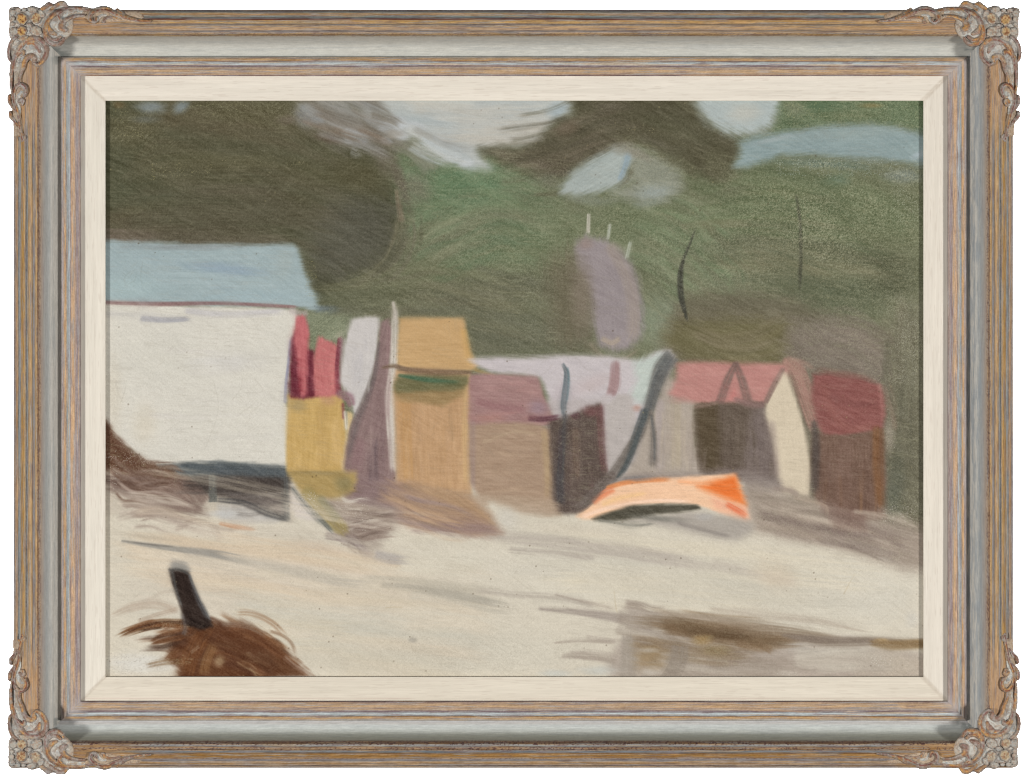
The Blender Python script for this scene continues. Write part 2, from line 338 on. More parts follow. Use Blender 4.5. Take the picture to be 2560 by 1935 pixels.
    p.blob(400, 900, 150, 90, (207, 204, 193), a=.6)
    p.blob(560, 905, 110, 26, (209, 206, 202), a=.6)
    p.blob(360, 1060, 40, 60, (208, 198, 178), a=.5)
    p.blob(285, 1000, 26, 120, (205, 196, 178), a=.45, thin=.4)
    p.stroke([(470, 778), (580, 786), (725, 778)], 15, (190, 187, 191), a=.7, f=4, bristle=.35)
    p.stroke([(250, 783), (360, 790), (470, 798)], 15, (184, 181, 178), a=.5, f=5, bristle=.5)
    p.stroke([(358, 797), (420, 801), (478, 797)], 13, (150, 150, 160), a=.65, f=3, bristle=.5)
    p.stroke([(250, 756), (400, 760), (560, 758), (742, 768)], [9, 11, 9, 8], (134, 102, 101), a=.9, f=2.2, bristle=.25, fade=(0, .02))
    p.stroke([(730, 778), (755, 785), (772, 780)], 14, (184, 170, 168), a=.6, f=4)
    # dark undercroft
    p.poly([(250, 1170), (400, 1160), (520, 1165), (720, 1180), (735, 1300), (560, 1290), (300, 1290), (230, 1280)], (196, 186, 170), f=10, var=5)
    p.poly([(440, 1158), (560, 1156), (715, 1170), (722, 1200), (600, 1204), (430, 1196), (370, 1170)], (84, 90, 93), f=7, ang=2, var=9, rag=9)
    p.poly([(440, 1192), (560, 1192), (720, 1188), (722, 1250), (640, 1262), (545, 1240), (470, 1225)], (74, 66, 61), f=8, ang=2, var=10, rag=12)
    p.poly([(560, 1236), (700, 1238), (715, 1285), (640, 1262)], (122, 112, 106), f=7, a=.8)
    p.poly([(545, 1262), (600, 1262), (680, 1292), (700, 1302), (600, 1310), (550, 1296)], (188, 184, 178), f=7, a=.9)
    p.stroke([(548, 1250), (610, 1258), (670, 1284), (732, 1302)], [10, 14, 22, 12], (73, 72, 72), a=.85, f=3, bristle=.5)
    p.stroke([(712, 1180), (714, 1240), (716, 1304)], [16, 20, 16], (96, 98, 97), a=.75, f=4, bristle=.5, fade=(0, .1))
    p.stroke([(530, 1192), (531, 1225), (532, 1256)], [17, 19, 22], (103, 103, 97), a=.95, f=2.5, bristle=.3, fade=(0, .02))
    p.poly([(736, 1215), (770, 1250), (800, 1300), (740, 1290), (724, 1250)], (205, 196, 190), f=6, a=.9)
    # brown tree at the left edge
    p.poly([(240, 1040), (266, 1052), (292, 1090), (330, 1125), (372, 1155), (430, 1175), (460, 1205), (420, 1225), (330, 1200), (285, 1175), (240, 1180)],
           (93, 62, 46), f=4.5, ang=42, var=9, rag=9, thin=.35)
    p.poly([(240, 1170), (300, 1180), (360, 1200), (300, 1212), (240, 1214)], (170, 150, 134), f=8, a=.7, var=14)
    p.poly([(300, 1190), (420, 1190), (480, 1230), (515, 1285), (440, 1280), (360, 1262), (320, 1240), (270, 1225)], (120, 99, 90), f=9, a=.85, ang=15, var=12, rag=14)
    p.stroke([(240, 1195), (330, 1205), (420, 1210), (470, 1230)], 20, (108, 88, 80), a=.75, f=6, bristle=.5)
    p.stroke([(440, 1200), (480, 1215), (520, 1260)], [20, 30, 26], (112, 90, 82), a=.7, f=6, bristle=.4)
    rake([(270, 1170), (340, 1205), (430, 1210), (500, 1260)], 60, 34, [(104, 78, 64), (134, 112, 100), (90, 66, 54), (168, 150, 138), (120, 98, 88)], (3, 12), a=.6, f=3, bristle=.65)
    rake([(280, 1260), (400, 1270), (520, 1300)], 50, 22, [(190, 176, 162), (150, 132, 120), (206, 194, 178)], (4, 14), a=.5, f=4, bristle=.6)
    p.blob(560, 1285, 44, 12, (196, 196, 194), a=.7)
    p.stroke([(300, 1295), (380, 1275), (470, 1310), (560, 1345)], [10, 22, 26, 12], (165, 148, 136), a=.6, f=6, bristle=.6)
    p.stroke([(445, 1322), (490, 1302), (560, 1322), (600, 1322)], 12, (150, 132, 120), a=.6, f=4, bristle=.6)
    p.stroke([(540, 1325), (546, 1345), (538, 1350)], [24, 24, 10], (168, 152, 138), a=.7, f=5, bristle=.5)
    p.stroke([(552, 1310), (590, 1318), (640, 1324)], [8, 11, 5], (184, 125, 88), a=.9, f=3, bristle=.3)
    # ---- ochre post, red and white washing
    p.poly([(719, 1005), (722, 985), (850, 985), (862, 1040), (866, 1110), (858, 1178), (790, 1182), (716, 1178)], (196, 162, 99), f=3.5, ang=88, var=7, rag=3)
    p.blob(745, 1015, 26, 18, (160, 140, 100), a=.7)
    p.blob(820, 1000, 24, 18, (186, 142, 112), a=.6)
    p.stroke([(806, 1020), (808, 1170)], 26, (184, 150, 92), a=.6, f=6, bristle=.4)
    p.stroke([(840, 1060), (843, 1170)], 22, (204, 170, 112), a=.7, f=5, bristle=.4)
    p.poly([(868, 1030), (884, 1035), (880, 1075), (868, 1140), (860, 1175), (852, 1170), (864, 1090)], (216, 190, 140), f=3, a=.9, ang=80)
    p.stroke([(727, 840), (722, 900), (715, 960), (712, 1012)], [5, 7, 8, 10], (142, 142, 163), a=.85, f=2, bristle=.5, fade=(.1, .05))
    p.poly([(729, 845), (742, 828), (760, 870), (785, 880), (795, 990), (726, 995), (724, 930)], (106, 42, 54), f=3.5, ang=88, var=8)
    p.poly([(742, 792), (764, 790), (774, 835), (770, 885), (766, 985), (752, 990), (748, 930), (741, 890), (734, 830)], (190, 105, 108), f=3.5, ang=86, var=9)
    p.stroke([(748, 900), (750, 985)], 10, (130, 42, 52), a=.6, f=3, bristle=.5)
    p.poly([(784, 900), (796, 842), (810, 846), (846, 868), (845, 985), (788, 990)], (192, 113, 112), f=3.5, ang=88, var=8)
    p.stroke([(849, 850), (843, 920), (848, 995)], [12, 12, 16], (116, 50, 62), a=.9, f=2.5, bristle=.4)
    p.stroke([(855, 850), (855, 960)], [14, 8], (156, 124, 134), a=.6, f=4, bristle=.4)
    p.poly([(862, 855), (877, 800), (890, 793), (948, 794), (945, 850), (938, 920), (922, 965), (905, 1010), (888, 1050), (876, 1000), (850, 955), (856, 900)],
           (200, 195, 192), f=4.5, ang=85, var=4, rag=5)
    p.stroke([(850, 985), (872, 995), (880, 1018)], [18, 24, 16], (142, 104, 114), a=.75, f=4, bristle=.5)
    p.stroke([(856, 1012), (858, 1050)], 8, (120, 58, 66), a=.7, f=3)
    p.stroke([(862, 1032), (866, 1078)], 10, (222, 214, 200), a=.85, f=2.4, bristle=.4)
    # lilac brown tree trunk and the pale post
    p.poly([(952, 806), (972, 797), (980, 830), (974, 900), (972, 1000), (984, 1090), (990, 1190), (985, 1245), (900, 1250), (860, 1185), (862, 1140), (878, 1060), (900, 1020),
            (924, 965), (940, 900), (947, 850)], (136, 112, 110), f=4, ang=-78, var=8, rag=5)
    p.stroke([(948, 860), (938, 930), (915, 1000), (885, 1070), (868, 1165)], [8, 12, 20, 22, 16], (106, 95, 94), a=.75, f=4, bristle=.4)
    p.stroke([(940, 1090), (934, 1150), (934, 1230)], [10, 16, 22], (86, 71, 76), a=.75, f=6, bristle=.3, fade=(.2, .1))
    p.stroke([(900, 1110), (890, 1180)], 26, (140, 108, 110), a=.6, f=7, bristle=.4)
    p.stroke([(983, 758), (988, 800), (985, 900), (976, 990), (980, 1080), (984, 1190)], [9, 17, 22, 26, 26, 16], (208, 199, 189), a=.95, f=2.6, bristle=.2, fade=(0, .06))
    p.stroke([(972, 820), (972, 960), (966, 1060)], 10, (160, 130, 130), a=.5, f=4, bristle=.4)
    # ---- sand coloured house
    p.poly([(998, 800), (1002, 794), (1156, 795), (1164, 830), (1176, 880), (1196, 912), (1172, 928), (1000, 922), (994, 870)], (197, 161, 113), f=4, ang=3, var=5, rag=3)
    p.stroke([(1160, 830), (1172, 890), (1180, 915)], 16, (206, 164, 100), a=.7, f=5, bristle=.3)
    p.poly([(990, 925), (1175, 932), (1180, 1000), (1178, 1200), (1172, 1250), (1020, 1250), (992, 1210), (988, 1080)], (190, 152, 113), f=4, ang=88, var=8, rag=3)
    p.stroke([(1012, 1010), (1015, 1100), (1020, 1210)], 30, (188, 144, 92), a=.7, f=8, bristle=.4)
    p.stroke([(1166, 950), (1165, 1080), (1166, 1225)], 16, (203, 170, 120), a=.7, f=5, bristle=.4)
    p.stroke([(1126, 1020), (1130, 1110)], 10, (164, 132, 98), a=.6, f=4, bristle=.5)
    p.poly([(992, 960), (1150, 958), (1160, 985), (1110, 1014), (1060, 1008), (992, 998)], (150, 126, 86), f=5, a=.85, ang=4, var=13, rag=8)
    p.poly([(998, 938), (1168, 938), (1160, 972), (990, 980)], (106, 104, 72), f=5, a=.9, ang=4, var=12, rag=6)
    p.stroke([(1000, 940), (1070, 950), (1160, 958)], [8, 11, 9], (52, 96, 74), a=.8, f=3, bristle=.4)
    p.stroke([(950, 920), (985, 915), (1020, 925), (1100, 930), (1195, 929)], [4, 10, 16, 17, 8], (116, 94, 76), a=.9, f=3.2, bristle=.4, fade=(.04, .1))
    p.stroke([(1190, 925), (1240, 940)], [8, 5], (170, 140, 90), a=.8, f=3, bristle=.4)
    # ---- pale band behind the huts
    p.poly([(1172, 900), (1200, 893), (1300, 893), (1420, 888), (1520, 890), (1600, 900), (1640, 880), (1675, 874), (1690, 900), (1660, 960), (1620, 1040), (1600, 1150), (1500, 1200),
            (1390, 1060), (1350, 945), (1230, 932)], (196, 188, 190), f=6, ang=4, var=5, rag=6)
    p.blob(1480, 960, 70, 26, (194, 178, 177), a=.6, ang=-20)
    p.blob(1410, 1000, 36, 50, (184, 171, 174), a=.6)
    p.poly([(1585, 905), (1640, 885), (1668, 884), (1650, 930), (1625, 1000), (1600, 1015), (1575, 990), (1590, 950)], (188, 197, 190), f=8, ang=-55, var=5)
    p.poly([(1360, 1010), (1500, 995), (1540, 1010), (1600, 1060), (1600, 1200), (1400, 1200)], (182, 173, 171), f=8, a=.8)
    # rose roofed hut
    p.poly([(1176, 936), (1260, 936), (1344, 942), (1358, 985), (1382, 1040), (1388, 1060), (1330, 1068), (1176, 1068), (1172, 1000)], (160, 125, 122), f=3.5, ang=6, var=8, rag=3)
    p.blob(1345, 1020, 30, 26, (152, 130, 140), a=.7)
    p.stroke([(1200, 1005), (1260, 1018), (1320, 1022)], 20, (146, 104, 106), a=.6, f=6, bristle=.4)
    p.blob(1220, 1045, 50, 14, (176, 130, 118), a=.6)
    p.poly([(1176, 1066), (1290, 1056), (1378, 1072), (1385, 1180), (1380, 1282), (1300, 1262), (1200, 1240), (1176, 1200)], (166, 140, 118), f=4.5, ang=3, var=8, rag=4)
    p.stroke([(1180, 1060), (1180, 1230)], 16, (150, 128, 122), a=.6, f=5, bristle=.4)
    p.stroke([(1362, 1085), (1370, 1170), (1370, 1260)], 20, (178, 152, 114), a=.6, f=6, bristle=.4)
    p.stroke([(1210, 1105), (1280, 1080), (1350, 1088)], 8, (186, 164, 136), a=.5, f=3, bristle=.5)
    # dark doorway
    p.poly([(1372, 1052), (1420, 1040), (1460, 1022), (1500, 1010), (1508, 1060), (1514, 1140), (1522, 1190), (1510, 1230), (1470, 1280), (1400, 1286), (1382, 1275), (1378, 1160)],
           (95, 81, 74), f=5, ang=87, var=10, rag=6, thin=.2)
    p.stroke([(1500, 1020), (1505, 1110), (1512, 1190)], 18, (112, 74, 74), a=.75, f=5, bristle=.4)
    p.blob(1480, 1030, 28, 18, (116, 78, 78), a=.8)
    p.stroke([(1325, 1046), (1360, 1048), (1400, 1042)], 11, (88, 52, 62), a=.85, f=3, bristle=.4)
    p.stroke([(1432, 1042), (1450, 1036)], 12, (86, 50, 58), a=.7, f=3)
    p.stroke([(1400, 1080), (1398, 1180), (1404, 1270)], [12, 20, 28], (78, 68, 68), a=.75, f=6, bristle=.4)
    p.stroke([(1440, 1080), (1440, 1200)], 18, (122, 100, 84), a=.5, f=5, bristle=.6)
    p.stroke([(1408, 911), (1417, 935), (1412, 985), (1408, 1018), (1414, 1060)], [6, 13, 17, 15, 6], (92, 103, 108), a=.95, f=2.2, bristle=.3, fade=(0, .2))
    p.stroke([(1420, 920), (1422, 960), (1416, 1010)], [3, 5, 4], (110, 132, 138), a=.7, f=2, bristle=.3)
    p.stroke([(1414, 1030), (1406, 1120), (1400, 1200), (1402, 1272)], [12, 17, 20, 14], (72, 70, 72), a=.8, f=5, bristle=.35, fade=(.05, .1))
    p.stroke([(1538, 914), (1536, 960), (1526, 992)], [22, 26, 22], (154, 122, 122), a=.85, f=4.5, bristle=.35)
    p.poly([(1518, 1020), (1545, 985), (1578, 990), (1592, 1050), (1598, 1100), (1560, 1170), (1525, 1195), (1514, 1120)], (183, 175, 171), f=4, ang=86, var=4)
    p.blob(1592, 1020, 13, 11, (190, 152, 138), a=.9)
    # pale wall right of the forked tree
    p.poly([(1640, 990), (1660, 930), (1740, 1000), (1742, 1100), (1760, 1200), (1560, 1210), (1590, 1130), (1620, 1050)], (172, 160, 148), f=8, ang=88, var=7)
    p.stroke([(1690, 1010), (1690, 1180)], 24, (178, 164, 140), a=.6, f=7, bristle=.5)
    p.stroke([(1650, 1010), (1648, 1190)], 20, (170, 158, 158), a=.5, f=6, bristle=.4)
    # forked grey tree
    p.stroke([(1684, 885), (1655, 925), (1634, 985), (1616, 1040)], [38, 44, 32, 26], (106, 104, 100), a=.92, f=7, bristle=.35, fade=(.05, .02))
    p.stroke([(1676, 888), (1646, 945), (1622, 1030)], [22, 24, 20], (84, 87, 88), a=.7, f=5, bristle=.45, fade=(.1, .05))
    p.stroke([(1668, 890), (1645, 925)], [20, 22], (108, 110, 108), a=.6, f=6, bristle=.5)
    p.stroke([(1617, 1030), (1600, 1080), (1572, 1130), (1540, 1180), (1500, 1225), (1440, 1272)], [24, 26, 30, 32, 34, 16], (112, 104, 97), a=.95, f=4, bristle=.3, fade=(.02, .1))
    p.stroke([(1612, 1032), (1594, 1080), (1578, 1130), (1560, 1170), (1530, 1210)], [22, 20, 18, 16, 8], (72, 80, 82), a=.85, f=3.5, bristle=.4)
    p.stroke([(1626, 1030), (1633, 1090), (1632, 1175)], [10, 16, 22], (118, 110, 103), a=.9, f=4, bristle=.3)
    p.stroke([(1629, 1040), (1636, 1100), (1635, 1160)], [5, 6, 4], (84, 88, 90), a=.8, f=2.5, bristle=.3)
    # ---- pink roofed huts
    p.poly([(1695, 908), (1760, 904), (1860, 908), (1962, 910), (1972, 930), (1925, 1010), (1850, 1010), (1760, 1012), (1700, 998), (1672, 985), (1690, 950)], (186, 132, 125), f=6, ang=2, var=6, rag=4)
    p.blob(1700, 1000, 30, 12, (176, 140, 130), a=.5)
    p.poly([(1738, 1018), (1780, 1008), (1925, 1008), (1932, 1100), (1948, 1200), (1760, 1192), (1742, 1130)], (101, 88, 77), f=5, ang=88, var=8, rag=5)
    p.poly([(1738, 1022), (1792, 1014), (1800, 1120), (1796, 1185), (1762, 1180), (1742, 1120)], (86, 73, 54), f=9, a=.9, ang=88, var=5)
    p.poly([(1880, 1025), (1922, 1020), (1936, 1110), (1950, 1210), (1860, 1200), (1870, 1100)], (120, 107, 103), f=12, a=.85, ang=88, var=8)
    p.blob(1820, 1180, 70, 14, (118, 104, 98), a=.7)
    p.stroke([(1838, 912), (1820, 950), (1798, 1010)], [14, 20, 22], (122, 98, 91), a=.9, f=3.5, bristle=.35, fade=(0, .02))
    p.stroke([(1840, 912), (1856, 955), (1872, 1012)], [14, 20, 24], (124, 99, 92), a=.9, f=3.5, bristle=.35, fade=(0, .02))
    p.poly([(1836, 972), (1842, 990), (1830, 1000), (1820, 998)], (196, 124, 118), f=3, a=.9)
    p.stroke([(1842, 1000), (1880, 1012), (1915, 1010)], 14, (128, 100, 96), a=.7, f=5, bristle=.4)
    p.stroke([(1740, 1016), (1770, 1012), (1800, 1004)], 8, (130, 108, 96), a=.7, f=3, bristle=.6)
    p.stroke([(1970, 905), (1992, 930), (2012, 985), (2034, 1050), (2048, 1090)], [24, 44, 44, 38, 20], (164, 126, 114), a=.95, f=5, bristle=.3)
    p.poly([(1958, 926), (1974, 950), (1990, 1000), (2008, 1060), (2020, 1120), (2028, 1200), (2022, 1240), (1950, 1230), (1942, 1170), (1932, 1100), (1914, 1040), (1916, 1008)],
           (211, 197, 173), f=4, ang=88, var=4, rag=3)
    p.stroke([(1957, 924), (1938, 958), (1912, 1008)], [10, 13, 13], (134, 112, 103), a=.9, f=2.8, bristle=.35, fade=(0, .05))
    p.stroke([(1930, 1060), (1938, 1120), (1946, 1200)], 14, (158, 142, 134), a=.6, f=6, bristle=.3)
    p.blob(2000, 905, 34, 9, (150, 118, 108), a=.6, ang=20)
    p.stroke([(1980, 900), (2010, 906), (2036, 925)], 8, (176, 142, 124), a=.5, f=4, bristle=.5)
    # red roofed hut
    p.poly([(2032, 936), (2070, 932), (2150, 942), (2203, 962), (2212, 1000), (2214, 1040), (2205, 1074), (2120, 1090), (2060, 1092), (2042, 1055), (2030, 1000)], (138, 86, 81), f=6, ang=12, var=10, sharp=True, rag=5)
    p.blob(2110, 935, 80, 12, (138, 104, 94), a=.7, ang=8)
    p.stroke([(2060, 970), (2080, 1030), (2120, 1070), (2190, 1060)], 20, (148, 96, 88), a=.6, f=6, bristle=.5)
    p.stroke([(2080, 995), (2150, 1010), (2200, 1000)], 14, (126, 80, 76), a=.6, f=6, bristle=.4)
    p.stroke([(2198, 965), (2206, 1010), (2208, 1060)], [10, 12, 10], (174, 124, 116), a=.6, f=5, bristle=.35)
    p.stroke([(2216, 970), (2232, 1030), (2240, 1080)], 16, (140, 118, 104), a=.5, f=7, bristle=.5)
    p.blob(2222, 1090, 17, 50, (150, 141, 127), a=.75, thin=.7)
    p.poly([(2034, 1085), (2120, 1092), (2206, 1075), (2212, 1150), (2218, 1292), (2160, 1305), (2080, 1310), (2045, 1272), (2030, 1200)], (114, 89, 76), f=5, ang=88, var=10, rag=6)
    p.stroke([(2195, 1080), (2196, 1180), (2204, 1280)], [26, 24, 22], (122, 82, 50), a=.75, f=6, bristle=.45)
    p.stroke([(2110, 1110), (2108, 1280)], 40, (122, 96, 84), a=.6, f=8, bristle=.5)
    p.stroke([(2036, 1058), (2040, 1120), (2036, 1240)], [13, 20, 20], (76, 68, 64), a=.8, f=4.5, bristle=.3, fade=(0, .15))
    rg = np.random.default_rng(12)
    def pulls(x0, x1, y0, y1, cols, n, w=(4, 10), a=.38, horiz=False):
        for _ in range(n):
            c = cols[rg.integers(len(cols))]; ww = rg.uniform(*w)
            if horiz:
                x = rg.uniform(x0, x1 - 30); L = rg.uniform(40, .6 * (x1 - x0)); y = rg.uniform(y0, y1)
                P = [(x, y), (min(x + L / 2, x1), y + rg.uniform(-5, 5)), (min(x + L, x1), y + rg.uniform(-9, 9))]
            else:
                y = rg.uniform(y0, y1 - 30); L = rg.uniform(40, .8 * (y1 - y0)); x = rg.uniform(x0, x1)
                P = [(x, y), (x + rg.uniform(-4, 4), min(y + L / 2, y1)), (x + rg.uniform(-7, 7), min(y + L, y1))]
            p.stroke(P, ww, c, a=a * rg.uniform(.5, 1), f=2.2, bristle=.6, fade=(.15, .25))
    pulls(724, 850, 1030, 1172, [(216, 182, 122), (178, 146, 86), (206, 172, 110)], 16)
    pulls(1002, 1165, 1030, 1225, [(208, 172, 134), (172, 134, 92), (204, 166, 122), (182, 146, 112)], 26)
    pulls(1185, 1365, 1085, 1250, [(186, 160, 134), (146, 122, 104), (178, 150, 128)], 22, horiz=True)
    pulls(1180, 1350, 945, 1050, [(178, 134, 130), (142, 102, 104), (170, 124, 118)], 14, horiz=True)
    pulls(1390, 1505, 1070, 1270, [(120, 104, 94), (76, 64, 64), (112, 92, 84), (92, 68, 68)], 20)
    pulls(1650, 1735, 1010, 1185, [(190, 176, 152), (150, 138, 128), (182, 166, 152)], 18)
    pulls(1745, 1930, 1030, 1190, [(118, 104, 92), (80, 68, 54), (128, 114, 106)], 22)
    pulls(2050, 2205, 1100, 1290, [(136, 110, 96), (92, 68, 56), (140, 104, 74), (118, 92, 82)], 26)
    pulls(2060, 2190, 950, 1070, [(158, 104, 98), (122, 72, 70), (150, 98, 90)], 16, horiz=True)
    pulls(1700, 1940, 915, 1000, [(198, 146, 138), (176, 120, 116)], 12, horiz=True, a=.25)
    pulls(745, 765, 800, 980, [(206, 124, 126), (168, 84, 90)], 6); pulls(790, 842, 870, 980, [(206, 128, 124), (176, 94, 98)], 9)
    pulls(870, 930, 810, 980, [(210, 206, 204), (184, 180, 182)], 9); pulls(900, 975, 960, 1230, [(158, 134, 130), (118, 96, 98), (146, 122, 120)], 18)
    pulls(300, 700, 800, 1140, [(218, 214, 204), (200, 196, 188), (206, 200, 196)], 26, w=(8, 20), a=.3, horiz=True)
    pulls(290, 720, 640, 745, [(170, 186, 190), (146, 164, 172)], 14, w=(6, 14), a=.3, horiz=True)
    pulls(430, 705, 1165, 1245, [(60, 54, 52), (90, 82, 78), (84, 90, 92), (72, 66, 62)], 22, a=.4, horiz=True)
    pulls(560, 715, 1235, 1290, [(104, 96, 92), (86, 80, 78), (140, 132, 126)], 16, a=.45, horiz=True)
    p.stroke([(440, 1172), (560, 1172), (716, 1182)], 30, (84, 91, 95), a=.75, f=6, bristle=.4, fade=(.1, .03))
    p.stroke([(450, 1206), (580, 1208), (712, 1214)], 30, (68, 60, 56), a=.75, f=7, bristle=.45, fade=(.12, .03))
    p.stroke([(532, 1192), (532, 1256)], 17, (106, 106, 101), a=.85, f=3, bristle=.4, fade=(0, .05))
    # ---- ground below the huts
    p.poly([(1560, 1190), (1760, 1182), (1850, 1180), (1950, 1200), (1950, 1230), (1870, 1250), (1850, 1200), (1600, 1205), (1500, 1230)], (140, 128, 122), f=8, a=.85)
    p.poly([(1860, 1215), (1945, 1232), (2030, 1250), (2060, 1260), (2120, 1310), (2200, 1290), (2330, 1330), (2330, 1420), (2260, 1424), (2200, 1402), (2080, 1362), (1960, 1342), (1882, 1322), (1866, 1260)],
           (160, 146, 133), f=17, ang=12, var=11, rag=14, thin=.3)
    rake([(1880, 1275), (2000, 1300), (2140, 1335), (2300, 1390)], 42, 44, [(168, 152, 138), (140, 126, 114), (184, 170, 154), (126, 110, 102)], (4, 14), a=.5, f=4, bristle=.6)
    p.poly([(2050, 1255), (2160, 1285), (2160, 1330), (2090, 1320)], (130, 106, 96), f=10, a=.7, ang=88, var=8)
    p.stroke([(1940, 1222), (1975, 1226), (2000, 1240)], 14, (150, 134, 124), a=.8, f=4, bristle=.4)
    p.stroke([(1990, 1246), (2060, 1262), (2070, 1290)], 10, (188, 168, 148), a=.4, f=4, bristle=.6)
    p.stroke([(2080, 1335), (2200, 1340), (2270, 1375)], [12, 16, 14], (134, 118, 110), a=.6, f=5, bristle=.5)
    p.stroke([(2060, 1350), (2160, 1370), (2250, 1400)], [20, 26, 20], (142, 128, 120), a=.5, f=6, bristle=.5)
    p.blob(2240, 1290, 50, 14, (192, 180, 164), a=.6, ang=25, thin=.5)
    p.blob(2230, 1250, 26, 50, (96, 98, 84), a=.8)
    p.stroke([(2140, 1280), (2210, 1290), (2300, 1320)], 8, (190, 176, 160), a=.5, f=4, bristle=.7)
    # brown bank below the sand house
    p.poly([(1000, 1240), (1180, 1232), (1380, 1250), (1400, 1290), (1300, 1282), (1235, 1256), (1220, 1262), (1260, 1330), (1200, 1290), (1080, 1270)], (176, 154, 132), f=8, a=.9, ang=4, var=8)
    p.poly([(900, 1215), (1000, 1205), (1080, 1220), (1160, 1240), (1220, 1290), (1262, 1332), (1220, 1345), (1120, 1335), (1040, 1325), (980, 1305), (910, 1290), (850, 1260)],
           (157, 129, 112), f=7, ang=28, var=9, rag=10)
    p.poly([(1020, 1210), (1100, 1218), (1170, 1240), (1240, 1310), (1180, 1285), (1080, 1250)], (174, 142, 110), f=9, a=.9, ang=32, var=8)
    p.stroke([(1010, 1215), (1090, 1262), (1170, 1292)], [10, 14, 10], (136, 112, 92), a=.6, f=5, bristle=.5)
    p.stroke([(1040, 1325), (1130, 1318), (1250, 1325)], [20, 26, 14], (146, 122, 118), a=.7, f=7, bristle=.4)
    p.poly([(870, 1212), (940, 1200), (985, 1215), (1010, 1260), (980, 1290), (900, 1275), (850, 1240)], (134, 112, 112), f=14, a=.9, ang=20, var=8)
    p.poly([(800, 1255), (860, 1245), (980, 1270), (1000, 1310), (960, 1345), (940, 1400), (900, 1385), (860, 1345), (815, 1290)], (152, 137, 127), f=12, a=.8, ang=12, var=16)
    Z1 = [(98, 82, 74), (206, 196, 184), (140, 120, 110), (118, 98, 90), (190, 176, 164), (150, 132, 122)]
    rake([(800, 1258), (870, 1285), (950, 1285)], 46, 34, Z1, (2.5, 8), a=.8, f=1.8, bristle=.6)
    rake([(860, 1330), (930, 1320), (1010, 1310)], 44, 26, Z1, (2.5, 8), a=.7, f=1.8, bristle=.6)
    rake([(840, 1330), (890, 1360), (930, 1400)], 30, 16, Z1, (2.5, 8), a=.65, f=2, bristle=.6)
    rake([(940, 1230), (1060, 1280), (1230, 1330)], 60, 30, [(170, 140, 116), (140, 116, 104), (184, 152, 122), (150, 128, 122)], (4, 12), a=.5, f=3, bristle=.6)
    p.stroke([(806, 1262), (860, 1290), (930, 1298)], [24, 36, 24], (112, 94, 86), a=.6, f=5, bristle=.5, var=12, thin=.3)
    p.stroke([(850, 1300), (910, 1288), (950, 1275)], [14, 22, 12], (112, 94, 88), a=.6, f=5, bristle=.5)
    p.stroke([(850, 1320), (900, 1335), (960, 1315), (990, 1300)], [26, 40, 34, 12], (132, 114, 104), a=.6, f=7, bristle=.5)
    p.stroke([(820, 1340), (880, 1352), (930, 1395)], [14, 26, 12], (122, 106, 106), a=.65, f=4, bristle=.6)
    p.poly([(722, 1178), (800, 1180), (890, 1180), (884, 1225), (850, 1245), (800, 1248), (760, 1240), (740, 1215)], (172, 146, 92), f=6, ang=4, var=8, rag=7)
    p.blob(860, 1210, 28, 26, (136, 124, 86), a=.8)
    p.stroke([(722, 1184), (800, 1183), (880, 1190)], 12, (146, 124, 78), a=.7, f=4, bristle=.4)
    p.stroke([(770, 1235), (810, 1280), (850, 1318), (872, 1342)], [34, 38, 36, 14], (152, 136, 88), a=.92, f=4, bristle=.3)
    p.stroke([(806, 1250), (850, 1300)], [22, 26], (118, 116, 92), a=.6, f=6, bristle=.4)
    p.stroke([(732, 1222), (765, 1265), (800, 1300), (838, 1338)], [9, 12, 16, 9], (92, 96, 92), a=.85, f=3, bristle=.5)
    # boat
    p.poly([(1440, 1292), (1490, 1250), (1520, 1222), (1570, 1200), (1640, 1197), (1740, 1190), (1834, 1184), (1846, 1206), (1858, 1250), (1873, 1296), (1838, 1294), (1790, 1278),
            (1740, 1262), (1680, 1258), (1600, 1262), (1540, 1280), (1480, 1298)], (240, 196, 160), f=3, ang=-3, var=5, rag=3)
    p.poly([(1745, 1215), (1800, 1198), (1838, 1190), (1850, 1220), (1864, 1262), (1820, 1250), (1780, 1232)], (234, 118, 52), f=8, ang=12, var=8, rag=5)
    p.poly([(1780, 1244), (1830, 1256), (1866, 1270), (1872, 1295), (1835, 1290), (1790, 1272)], (238, 172, 142), f=8, a=.7, ang=14)
    p.stroke([(1822, 1262), (1850, 1278), (1870, 1294)], [12, 14, 8], (228, 98, 56), a=.8, f=5, bristle=.4)
    p.stroke([(1520, 1218), (1580, 1204), (1680, 1198)], [10, 12, 8], (216, 132, 78), a=.85, f=2.8, bristle=.35)
    p.stroke([(1486, 1252), (1510, 1232), (1540, 1222)], [14, 20, 10], (222, 128, 88), a=.8, f=4, bristle=.4)
    p.stroke([(1510, 1258), (1550, 1245), (1620, 1232)], 12, (240, 196, 140), a=.7, f=4, bristle=.4)
    p.stroke([(1460, 1290), (1530, 1268), (1640, 1252), (1740, 1256)], 9, (246, 212, 188), a=.75, f=3.5, bristle=.3)
    p.stroke([(1700, 1205), (1780, 1212)], 12, (244, 164, 112), a=.6, f=5)
    p.poly([(1560, 1300), (1640, 1288), (1730, 1278), (1800, 1288), (1872, 1302), (1884, 1325), (1840, 1352), (1770, 1342), (1660, 1315)], (164, 156, 148), f=9, a=.85, ang=10, var=8, rag=8)
    p.poly([(1478, 1297), (1530, 1278), (1580, 1264), (1660, 1260), (1740, 1262), (1752, 1272), (1700, 1280), (1640, 1286), (1560, 1300), (1500, 1302)], (80, 76, 64), f=3.2, ang=-6, var=8, rag=4)
    p.stroke([(1500, 1302), (1580, 1312), (1640, 1308)], [8, 14, 6], (120, 118, 110), a=.7, f=4, bristle=.5)
